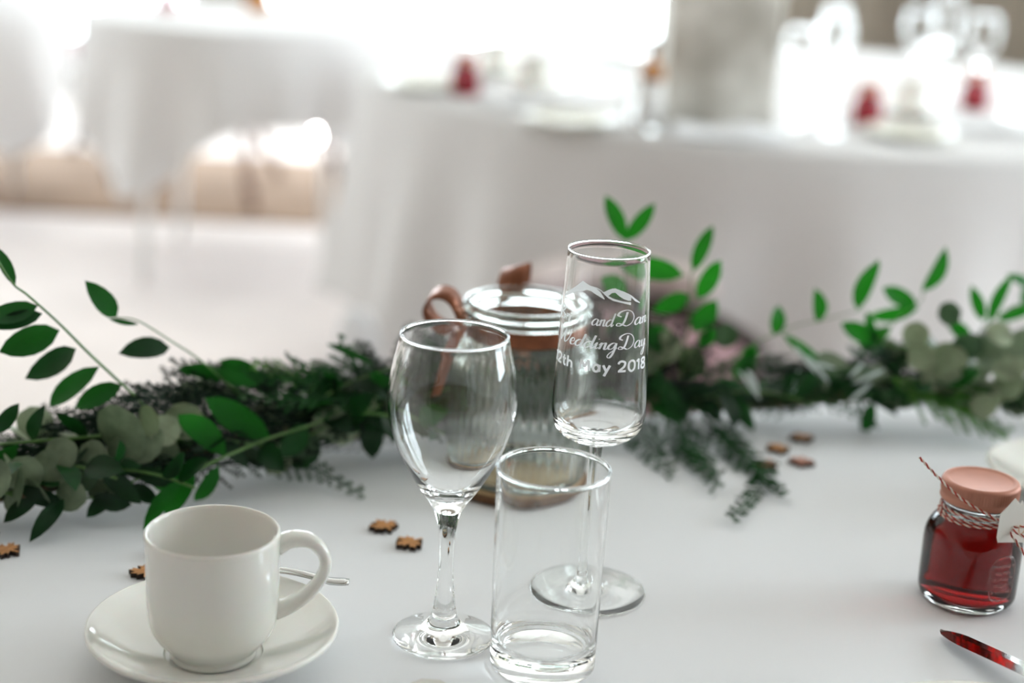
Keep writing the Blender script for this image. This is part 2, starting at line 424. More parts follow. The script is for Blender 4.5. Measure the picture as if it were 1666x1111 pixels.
spoon('china_spoon', (-.034, .750, T + .0005), (0, 0, -PI / 2 - .05), .17, .0185, .058, .006, 'white china spoon whose bowl peeks in below the wine glass', 'china')

# ------------------------------------------------------------------ glassware
def glass_tree(name, loc, label, pieces, cat='glass', seg=96):
    t = empty(name, loc); tag(t, label, cat)
    for part, prof in pieces: obj(part, lathe(prof, seg), M['glass'], t)
    return t
def wine_pieces(n=6):
    foot = [(0, .0016), (.0205, .0012), (.0270, .0004)] + cr([(.0284, .0005), (.0292, .0016), (.0280, .0030), (.021, .0052), (.013, .0082), (.0088, .0118), (.0070, .0165)], n)
    stem = cr([(.0070, .0165), (.0059, .024), (.0046, .036), (.0042, .048), (.0044, .060), (.0056, .070), (.0080, .0790)], n)
    out = cr([(.0080, .0790), (.0115, .0850), (.0175, .0935), (.0272, .1110), (.0332, .1270), (.0358, .1430), (.0340, .1610), (.0298, .1800)], n)
    lip = lip_ring(.0291, .1812, .00065)
    inn = cr([(.0288, .1800), (.0330, .1610), (.0347, .1430), (.0320, .1270), (.0258, .1110), (.0158, .0955), (.0090, .0905), (.0, .0890)], n)
    return [('foot', foot), ('stem', stem), ('bowl', out + lip + inn)]
WINE = (-.031, .814)
wine = glass_tree('wine_glass', (*WINE, T), 'tulip wine glass on a thick stem between the cup and the tumbler', wine_pieces())
TUM = (.0258, .787)
def tumbler_prof(n=6):
    out = cr([(.0262, .0004), (.0286, .0016), (.0293, .0045), (.0295, .014), (.0300, .060), (.0308, .115)], n)
    lip = lip_ring(.0303, .1176, .00085)
    inn = cr([(.0297, .115), (.0288, .060), (.0282, .026), (.0274, .0185), (.0245, .0148), (.018, .0140), (.0, .0138)], n)
    return [(0, .0018), (.024, .0016)] + out + lip + inn
tum = empty('highball_tumbler', (*TUM, T)); tag(tum, 'straight clear tumbler standing in front of the engraved flute', 'glass')
obj('glass_body', lathe(tumbler_prof(), 96), M['glass'], tum)
FLU = (.0535, .884)
FL_OUT = [(.0040, .0960), (.0095, .0990), (.0185, .1020), (.0250, .1075), (.0277, .1160), (.0281, .1249), (.0274, .1441), (.0262, .1705), (.0252, .1928), (.0240, .2155)]
def flute_pieces(n=6):
    foot = [(0, .0010), (.028, .0008)] + cr([(.0352, .0003), (.0360, .0010), (.0350, .0017), (.024, .0026), (.012, .0042), (.0062, .0075), (.0045, .0120)], n)
    stem = cr([(.0045, .0120), (.0035, .022), (.0031, .045), (.0031, .070), (.0033, .086), (.0040, .0960)], n)
    out = cr(FL_OUT, n); lip = lip_ring(.0235, .2166, .00042)
    inn = cr([(.0232, .2155), (.0244, .1928), (.0253, .1705), (.0264, .1441), (.0270, .1249), (.0263, .1165), (.0230, .1105), (.0165, .1075), (.008, .1068), (.0, .1066)], n)
    return [('foot', foot), ('stem', stem), ('bowl', out + lip + inn)]
flute = glass_tree('champagne_flute', (*FLU, T), 'slim champagne flute engraved with mountains and a wedding date', flute_pieces())
flute_bowl = [o for o in flute.children if o.name.startswith('bowl')][0]
FLP = cr(FL_OUT, 10)
def flute_r(z):
    for (ra, za), (rb, zb) in zip(FLP, FLP[1:]):
        if za <= z <= zb: return ra + (rb - ra) * (z - za) / (zb - za)
    return FLP[-1][0]
def on_flute(deg, z, lift=.00015):
    r = flute_r(z) + lift; a = math.radians(deg)
    return (r * math.sin(a), -r * math.cos(a), z)
def stroke(poly, w, n=6, closed=False):
    p = cr(poly, n) if len(poly) > 2 else [tuple(poly[0][k] + (poly[1][k] - poly[0][k]) * i / 5 for k in (0, 1)) for i in range(6)]
    V, Fc = [], []
    for i, (x, y) in enumerate(p):
        a, b = p[max(i - 1, 0)], p[min(i + 1, len(p) - 1)]
        tx, ty = b[0] - a[0], b[1] - a[1]; l = math.hypot(tx, ty) or 1
        ww = w(tx / l, ty / l) if callable(w) else w
        V += [(x - ty / l * ww / 2, y + tx / l * ww / 2), (x + ty / l * ww / 2, y - tx / l * ww / 2)]
    for i in range(len(p) - 1): Fc.append((2 * i, 2 * i + 1, 2 * i + 3, 2 * i + 2))
    return V, Fc
SCRIPT = {
 'a': (1.1, [[(.85, .95), (.5, 1.0), (.15, .7), (.05, .3), (.25, 0), (.55, .15), (.8, .55), (.87, .95), (.8, .3), (.95, 0), (1.2, .25)]]),
 'n': (1.05, [[(0, .6), (.2, .95), (.25, .7), (.15, 0)], [(.17, .4), (.45, .9), (.7, .95), (.7, .5), (.7, .1), (.85, 0), (1.05, .25)]]),
 'd': (1.2, [[(.85, .95), (.5, 1.0), (.15, .7), (.05, .3), (.25, 0), (.55, .15), (.85, .7), (1.05, 2.0), (.85, .4), (.95, 0), (1.2, .3)]]),
 'e': (.85, [[(.1, .45), (.6, .6), (.6, .95), (.35, 1.0), (.1, .5), (.3, 0), (.6, .05), (.9, .3)]]),
 'i': (.5, [[(0, .6), (.2, .95), (.15, .3), (.25, 0), (.5, .25)], [(.3, 1.45), (.36, 1.55)]]),
 'r': (.8, [[(0, .5), (.2, 1.1), (.35, .85), (.6, .9), (.55, .2), (.75, 0), (.95, .25)]]),
 'g': (1.1, [[(.85, .95), (.5, 1), (.15, .7), (.05, .3), (.25, .05), (.6, .25), (.85, .95), (.8, -.4), (.55, -1.2), (.25, -1.1), (.35, -.6), (1.1, .3)]]),
 'y': (1.1, [[(.05, .6), (.2, .95), (.2, .3), (.4, 0), (.65, .3), (.85, .95), (.8, -.4), (.55, -1.2), (.25, -1.1), (.4, -.6), (1.1, .2)]]),
 'D': (2.1, [[(.95, 2.0), (.85, 1.2), (.65, .4), (.3, .05), (-.1, .1), (.05, .42), (.6, .2), (1.1, 0), (1.7, .4), (1.9, 1.2), (1.5, 2.0), (.8, 2.3), (.1, 2.05), (-.1, 1.6), (.3, 1.35)]]),
 'W': (2.5, [[(0, 1.5), (.15, 2.2), (.5, 2.1), (.6, 1.0), (.8, 0), (1.2, 1.2), (1.45, 2.1), (1.45, .8), (1.7, 0), (2.2, .6), (2.45, 1.7), (2.3, 2.2)]]),
 'B': (1.5, [[(.45, 2.1), (.35, 1), (.2, 0)], [(.05, 1.8), (.6, 2.3), (1.1, 1.9), (.85, 1.3), (.45, 1.15), (1.1, .9), (1.15, .25), (.5, 0), (.1, .3)]]),
}
BOLD = {
 '1': (.55, [[(.02, .78), (.27, .98)], [(.27, 1), (.27, 0)]]),
 '2': (.9, [[(.02, .74), (.12, .93), (.36, .99), (.6, .84), (.54, .52), (.3, .28), (.06, .06)], [(0, .07), (.68, .07)]]),
 't': (.62, [[(.2, 1), (.2, .3), (.27, .08), (.45, .07)], [(0, .66), (.45, .66)]]),
 'h': (.78, [[(.05, 1.05), (.05, 0)], [(.07, .42), (.22, .62), (.42, .58), (.5, .4), (.5, 0)]]),
 'M': (1.15, [[(.03, 0), (.14, 1)], [(.14, 1), (.45, .3)], [(.45, .3), (.76, 1)], [(.76, 1), (.87, 0)]]),
 'a': (.85, [[(.54, .4), (.4, .64), (.16, .6), (.04, .34), (.16, .06), (.4, .04), (.54, .28)], [(.56, .68), (.56, 0)]]),
 'y': (.8, [[(.02, .66), (.3, .06)], [(.58, .66), (.12, -.38)]]),
 '0': (.85, [[(.35, 1), (.1, .82), (.04, .5), (.1, .18), (.35, 0), (.6, .18), (.66, .5), (.6, .82), (.35, 1)]]),
 '8': (.85, [[(.34, .99), (.12, .86), (.12, .64), (.34, .52), (.58, .34), (.56, .1), (.34, .01), (.1, .1), (.08, .34), (.34, .52), (.54, .66), (.54, .88), (.34, .99)]]),
}
def word(txt, font, d0, d1, z0, size, w, shear):
    adv = sum(font[c][0] for c in txt); out = []; x = 0
    for c in txt:
        a, ps = font[c]
        for p in ps:
            v, f = stroke(p, w, 7)
            V = [on_flute(d0 + (d1 - d0) * (x + q[0] + shear * q[1]) / adv, z0 + q[1] * size) for q in v]
            out.append((V, f))
        x += a
    return join(*out)
pen = lambda tx, ty: .09 + .15 * max(0, -ty) + .04 * abs(ty)
def engr(name, vf): return obj(name, vf, M['etch'], flute_bowl)
engr('engraved_name', word('Br', SCRIPT, -84, -52, .1762, .0040, pen, .12))
engr('engraved_word', word('and', SCRIPT, -20, 8, .1776, .0038, pen, .2))
engr('engraved_name', word('Dan', SCRIPT, 13, 63, .1778, .0040, pen, .1))
engr('engraved_word', word('Wedding', SCRIPT, -78, 14, .1640, .0039, pen, .18))
engr('engraved_word', word('Day', SCRIPT, 17, 62, .1640, .0040, pen, .1))
engr('engraved_date', word('12th', BOLD, -82, -39, .1502, .0062, .2, 0))
engr('engraved_date', word('May', BOLD, -31, 10, .1506, .0062, .22, 0))
engr('engraved_date', word('2018', BOLD, 17, 66, .1506, .0064, .2, 0))
MOUNTAIN = [
    [(-73.4, .1905, .1891), (-60.5, .1942, .1916), (-49.2, .1975, .1943), (-36.8, .2021, .1959), (-30.0, .2008, .1974), (-23.6, .1999, .197), (-16.8, .1989, .1955), (-11.5, .1973, .1944), (-5.3, .1937, .193)],
    [(-23.6, .2, .1996), (-16.1, .1995, .1989), (-10.2, .1983, .1977), (-5.8, .1968, .1959), (.1, .1951, .1938), (6.0, .1938, .1925), (17.9, .1923, .1913), (30.8, .1913, .1897)],
    [(-7.9, .1971, .1967), (-.5, .1989, .1954), (3.7, .1996, .197), (7.9, .1998, .1973), (13.8, .1988, .1952), (20.0, .1978, .1935), (26.5, .1964, .1924), (30.9, .1955, .1922)],
    [(24.8, .1969, .1965), (30.9, .1954, .1942), (37.6, .1932, .1916), (46.3, .1905, .19)]]
def mount():
    out = []
    for s in MOUNTAIN:
        V, Fc = [], []
        for i in range(len(s) - 1):
            for k in range(5):
                t = k / 4; a, t0, b0 = (s[i][q] + (s[i + 1][q] - s[i][q]) * t for q in range(3))
                V += [on_flute(a, t0), on_flute(a, b0)]
                if k: n = len(V); Fc.append((n - 4, n - 3, n - 1, n - 2))
        out.append((V, Fc))
    return join(*out)
engr('engraved_mountains', mount())

# ------------------------------------------------------------------ ribbed jar with copper ribbon on a log slice
JAR = (.009, 1.062)
ls = empty('log_slice', (*JAR, T)); tag(ls, 'round log slice with bark edge under the ribbed jar', 'log slice')
def wob(r, z, a): return r * (1 + .018 * math.sin(3 * a + 1) + .012 * math.sin(7 * a))
obj('bark', lathe([(.0500, .0066), (.0525, .0062), (.0535, .004), (.0530, .0015), (.0515, 0), (.048, 0)], 80, wob), M['bark'], ls)
obj('cut_face', lathe([(.048, 0), (.048, .0004), (.0501, .0067), (.045, .0070), (0, .0070)], 80, wob), M['slice'], ls)
jar = empty('ribbed_jar', (*JAR, T + .0072)); tag(jar, 'ribbed glass jar with copper ribbon bow standing on a log slice', 'jar')
def rib(r, z, a):
    k = max(0, min(1, (z - .006) / .012)) * max(0, min(1, (.100 - z) / .012))
    return r + .0007 * k * math.cos(44 * a)
jo = cr([(.044, .0004), (.0490, .0015), (.0515, .0060), (.0522, .014), (.0522, .050), (.0520, .082), (.0498, .094), (.0440, .1020), (.0405, .1070), (.0400, .1150)], 6)
jl = cr([(.0402, .1165), (.0440, .1175), (.0450, .1195), (.0440, .1212), (.0425, .1222), (.0440, .1235), (.0449, .1256), (.0440, .1280), (.0410, .1288), (.0375, .1282), (.0362, .1262)], 4)
ji = cr([(.0362, .1255), (.0365, .1150), (.0375, .1060), (.0420, .0990), (.0472, .0915), (.0492, .080), (.0494, .050), (.0492, .014), (.0470, .0080), (.040, .0060), (0, .0060)], 6)
obj('glass_body', lathe([(0, .0022), (.040, .0020)] + jo + jl, 264, rib), M['glass_green'], jar)
obj('glass_lining', lathe(jl[-1:] + ji, 96), M['glass_green'], jar)
obj('neck_ribbon', lathe([(.0408, .1050), (.0415, .1046), (.0418, .1060), (.0414, .1150), (.0412, .1158), (.0408, .1156), (.0408, .1050)], 96), M['ribbon'], jar)
J = Vector((JAR[0], JAR[1], T + .0072))
def jp(*p): return [Vector(q) - J for q in p]
knot = Vector((-.0335, 1.048, .8610))
lp = cr(jp(knot, (-.041, 1.045, .8785), (-.050, 1.048, .8825), (-.0585, 1.053, .8775), (-.0605, 1.056, .8685), (-.055, 1.054, .8595), (-.046, 1.050, .8570), (-.038, 1.047, .8605), knot), 6)
obj('bow_loop', band(lp, lambda i: (.0022, .0072, .0030)), M['ribbon'], jar)
l2 = cr(jp((-.004, 1.108, .8660), (-.003, 1.112, .8760), (-.001, 1.118, .8835), (.001, 1.126, .8850), (.002, 1.130, .8790), (.001, 1.124, .8700)), 6)
obj('bow_loop', band(l2, lambda i: (.0100, -.001, .0034)), M['ribbon'], jar)
tl = cr(jp(knot, (-.037, 1.036, .858), (-.043, 1.024, .845), (-.0475, 1.020, .830), (-.0520, 1.022, .8145)), 6)
obj('ribbon_tail', band(tl, lambda i: (.0055 * (1 - .35 * i / len(tl)), -.0015, .0015)), M['ribbon'], jar)
t2 = cr(jp((.004, 1.106, .8580), (.006, 1.114, .8480), (.005, 1.119, .8300), (.008, 1.120, .8120)), 6)
obj('ribbon_tail', band(t2, lambda i: (.0085, .0008, 0)), M['ribbon'], jar)
obj('knot', lathe(cr([(0, -.006), (.0035, -.0045), (.0046, 0), (.0035, .0045), (0, .006)], 4), 16, centre=tuple(knot - J)), M['ribbon'], jar)

# ------------------------------------------------------------------ small jam jar
JAM = (.292, .902)
jam = empty('jam_jar', (*JAM, T)); tag(jam, 'small jar of red jam with copper lid and striped twine', 'jar')
def sq(r, z, a):
    k = max(0, min(1, z / .006)) * max(0, min(1, (.054 - z) / .01))
    a2 = a + math.radians(20)
    return r * (1 + k * .030 * math.cos(4 * a2))
bo = cr([(.0225, .0003), (.0262, .0014), (.0284, .0048), (.0290, .0110), (.0291, .030), (.0289, .043), (.0268, .0510), (.0228, .0565), (.0208, .0600), (.0206, .0640), (.0212, .0655), (.0206, .0670)], 5)
bi = cr([(.0190, .0700), (.0190, .0620), (.0200, .0580), (.0240, .0510), (.0266, .0430), (.0270, .030), (.0269, .0110), (.0255, .0068), (.021, .0052), (0, .0050)], 5)
FILL = .0573
up_bi = [q for q in bi if q[1] > FILL] + [(.0201, FILL)]
obj('glass_body', lathe([(0, .0016), (.020, .0014)] + bo + [(.0206, .0705), (.0195, .0708)] + up_bi, 96, sq), M['glass'], jam)
side = [q for q in bi[::-1] if q[1] < FILL] + [(.0201, FILL)]
jv, jfc = lathe(side, 96, sq); nside = len(jfc)
jv2, jf2 = lathe([(.0201, FILL), (.019, FILL - .0002), (0, FILL - .0002)], 96, sq)
jfaces = join((jv, jfc), (jv2, jf2))
obj('jam', jfaces, [M['jam'], M['jam_top']], jam, midx=[0] * nside + [1] * len(jf2))
def knurl(r, z, a): return r + (.0004 * math.cos(84 * a) if .0715 < z < .0775 and r > .0225 else 0)
lid = obj('lid', lathe([(.0222, .0672), (.0232, .0670), (.0236, .0680), (.0233, .0692), (.0229, .0700), (.0231, .0708), (.0232, .0718), (.0233, .0745), (.0233, .0772), (.0232, .0785), (.0226, .0796), (.0214, .0801), (.0202, .0800), (.0192, .0794), (.0182, .0791), (0, .0791)], 252, knurl), M['copper'], jam)
random.seed(3)
def emboss():
    out = []
    th0 = math.radians(-62)                # direction of the embossed panel on the jar
    def P(u, z, lift=0):
        a = th0 + u / .029; r = sq(.0290, z, a) + lift
        return (r * math.cos(a), r * math.sin(a), z)
    ring = [P(.0095 * math.copysign(abs(math.cos(t)) ** .6, math.cos(t)), .025 + .0145 * math.copysign(abs(math.sin(t)) ** .6, math.sin(t)), -.0001) for t in [2 * PI * k / 48 for k in range(48)]]
    out.append(tube(ring, .0006, 6, closed=True))
    for row in range(5):
        for k in range(6 - row % 2):
            u = (k - (5 - row % 2) / 2) * .0027 + random.uniform(-.0004, .0004); z = .0165 + row * .0042 + random.uniform(-.0005, .0005)
            s = random.uniform(.0007, .0012); c = Vector(P(u, z, -.0002))
            v, f = lathe([(0, -1), (.75, -.66), (1, 0), (.75, .66), (0, 1)], 7)
            out.append(([c + Vector(q) * s for q in v], f))
    return join(*out)
obj('embossing', emboss(), M['glass'], jam)
def twist(path, r, pitch, parent, name='twine'):
    """two-strand twine: a white strand with a red strand child"""
    p = cr(path, 14) if len(path) < 40 else path
    P = [Vector(q) for q in p]; L = 0; prevn = None; A, B = [], []
    for i, q in enumerate(P):
        t = (P[min(i + 1, len(P) - 1)] - P[max(i - 1, 0)]).normalized()
        n = (prevn - t * prevn.dot(t)).normalized() if prevn else t.orthogonal().normalized()
        prevn = n; b = t.cross(n)
        if i: L += (q - P[i - 1]).length
        w = 2 * PI * L / pitch; d = (n * math.cos(w) + b * math.sin(w)) * r * .52
        A.append(q + d); B.append(q - d)
    o = obj(name, tube(A, r * .62, 6), M['twine_white'], parent); obj('red_strand', tube(B, r * .62, 6), M['twine_red'], o)
    return o
def wrap(z0, dz, R0, a0=0):
    return [((R0) * math.cos(a0 + 2 * PI * k / 90), (R0) * math.sin(a0 + 2 * PI * k / 90), z0 + dz * math.sin(2 * PI * k / 90 + 1)) for k in range(91)]
twist(wrap(.0595, .0008, .0222), .00085, .0062, jam); twist(wrap(.0612, -.0007, .0219), .00085, .0066, jam)
twist(wrap(.0578, .0010, .0230), .00085, .0060, jam); twist(wrap(.0628, .0005, .0217), .00085, .0064, jam)
JO = Vector((*JAM, T))
def jw(*p): return [tuple(Vector(q) - JO) for q in p]
kp = (.3020, .8785, .8005)
twist(jw(kp, (.2920, .8770, .8060), (.2800, .8780, .8120), (.2705, .8800, .8180), (.2570, .8810, .8295), (.2462, .8800, .8400)), .00085, .0064, jam)
twist(jw(kp, (.3080, .8700, .7985), (.3160, .8640, .7960), (.3240, .8640, .7945), (.3260, .8690, .7990), (.3190, .8720, .8020), (.3090, .8740, .8010), kp), .0008, .0064, jam)
twist(jw(kp, (.3060, .8690, .7950), (.3105, .8620, .7890), (.3165, .8590, .7800)), .0008, .0064, jam)
obj('twine_knot', lathe(cr([(0, -.002), (.0018, -.0012), (.0022, 0), (.0018, .0012), (0, .002)], 3), 12, centre=jw(kp)[0]), M['twine_red'], jam)
tagpoly = [(-.0085, .0060), (-.0100, -.0080), (-.0088, -.0112), (.0040, -.0118), (.0150, -.0125), (.0165, -.0090), (.0168, .0030), (.0105, .0090), (.0075, .0140), (.0062, .0115), (.0022, .0152), (-.0030, .0105)]
tv, tf, _ = extrude_poly(tagpoly, .0005)
tgo = obj('tag', (tv, tf), M['paper'], jam, smooth=False)
tgo.location = Vector((.3040, .8745, .8030)) - JO; tgo.rotation_euler = (math.radians(80), math.radians(4), math.radians(24))
curl = stroke([(.0085, -.0030), (.0070, -.0015), (.0062, -.0045), (.0078, -.0070), (.0102, -.0055), (.0120, -.0025), (.0128, -.0065)], .0006, 6)
obj('tag_lettering', ([(x, y, .00062) for x, y in curl[0]], curl[1]), M['gold'], tgo)

# ------------------------------------------------------------------ knife, plate, second cup
kn = empty('table_knife', (.2625, .8480, T + .0024)); kn.rotation_euler = (math.radians(-3), math.radians(-9), math.radians(-66))
tag(kn, 'polished steel table knife resting on the cream plate rim', 'knife')
def blade():
    V, Fc = [], []; n = 20
    for i in range(n + 1):
        t = i / n; x = .105 * t; s = min(1, t / .16)
        up_ = .0078 * math.sin(s * PI / 2) ** .8; dn = -.0078 * math.sin(min(1, t / .30) * PI / 2) ** .6
        V += [(x, up_, .0004), (x, up_, .0014), (x, (up_ + dn) * .5 + .001, .0015), (x, dn, .0007), (x, dn, .0004)]
    for i in range(n):
        for j in range(5): a = i * 5 + j; b = i * 5 + (j + 1) % 5; Fc.append((a, b, b + 5, a + 5)[::-1])
    Fc.append(tuple(n * 5 + j for j in range(5)))
    return V, Fc
obj('blade', blade(), M['steel'], kn, smooth=False)
hv, hf = tube([(.104 + .105 * i / 12, 0, .0012) for i in range(13)], [.0040, .0052, .0050, .0050, .0052, .0055, .0058, .0061, .0064, .0066, .0066, .0058, .003], 12)
obj('handle', ([(x, y, .0012 + (z - .0012) * .6) for x, y, z in hv], hf), M['steel'], kn)
def plate_tree(name, loc, r, label, m='china', group=None, cat='plate'):
    t = empty(name, loc); tag(t, label, cat, group)
    k = r / .09
    prof = cr([(0, .0042), (.050 * k, .0042), (.058 * k, .0058), (.066 * k, .0098), (.080 * k, .0135), (.0885 * k, .0158), (.0900 * k, .0150), (.088 * k, .0130), (.070 * k, .0080), (.056 * k, .0012), (.052 * k, .0002), (.048 * k, .0020), (0, .0022)], 4)
    obj('dish', lathe(prof[::-1], 80), M[m], t)
    return t
plate_tree('side_plate', (.254, .672, T), .092, 'cream side plate under the tip of the table knife')
saucer2 = saucer_tree((.4240, 1.085, T), 'cream saucer behind the jam jar')
cup2 = cup_tree((.4240, 1.085, T + .0031), math.radians(10), 'cream coffee cup behind the jam jar')

# ------------------------------------------------------------------ wooden maple-leaf confetti
MAPLE_HALF = [(0, -1.0), (.10, -.95), (.10, -.42), (.52, -.62), (.46, -.40), (.88, -.34), (.62, -.12), (1.0, .22), (.74, .24), (.78, .48), (.34, .22), (.28, .40), (.50, .74), (.24, .66)]
MAPLE = MAPLE_HALF + [(0, 1.05)] + [(-x, y) for x, y in MAPLE_HALF[:0:-1]]
mv, mf, mtop = extrude_poly([(x * .0104, y * .0098) for x, y in MAPLE][::-1], .0032)
def maple_mesh(w): return mesh(mv, mf, 'maple_leaf', False, [M[w], M['burnt']], [0] * mtop + [1] * (len(mf) - mtop))
mm = {'wood': maple_mesh('wood'), 'wood_pink': maple_mesh('wood_pink')}
for x, y, rz, w, lb in [(-.079, .964, .6, 'wood', 'tan wooden maple leaf lying nearer the garland beside the wine glass'), (-.060, .939, 2.2, 'wood', 'tan wooden maple leaf lying against the wine glass stem'),
                        (-.309, .897, 1.2, 'wood', 'tan wooden maple leaf cut by the picture edge near the garland'), (-.2165, .876, .2, 'wood', 'wooden maple leaf half hidden behind the coffee cup, beside the saucer rim'),
                        (-.213, .906, 1.0, 'wood', 'wooden maple leaf almost wholly hidden behind the coffee cup'),
                        (.235, 1.182, .3, 'wood', 'tan wooden maple leaf farthest from the jam jar'), (.212, 1.154, 1.9, 'wood', 'tan wooden maple leaf beside the cedar tip'),
                        (.226, 1.127, 2.9, 'wood_pink', 'pinkish wooden maple leaf nearest the jam jar'), (.197, 1.118, .9, 'wood_pink', 'pinkish wooden maple leaf tucked under the cedar tip')]:
    o = obj('wooden_leaf', mm[w], None, loc=(x, y, T)); o.rotation_euler.z = rz
    tag(o, lb, 'confetti', 'wooden maple leaves scattered on the cloth')
tag(obj('twig_scrap', tube(cr([(-.325, .8660, T + .0012), (-.316, .8655, T + .0020), (-.309, .8630, T + .0012), (-.302, .8600, T + .0012)], 5), [.0009] * 15 + [.0004], 6), M['burnt']), 'thin dark twig scrap on the cloth below the maple leaf', 'twig')
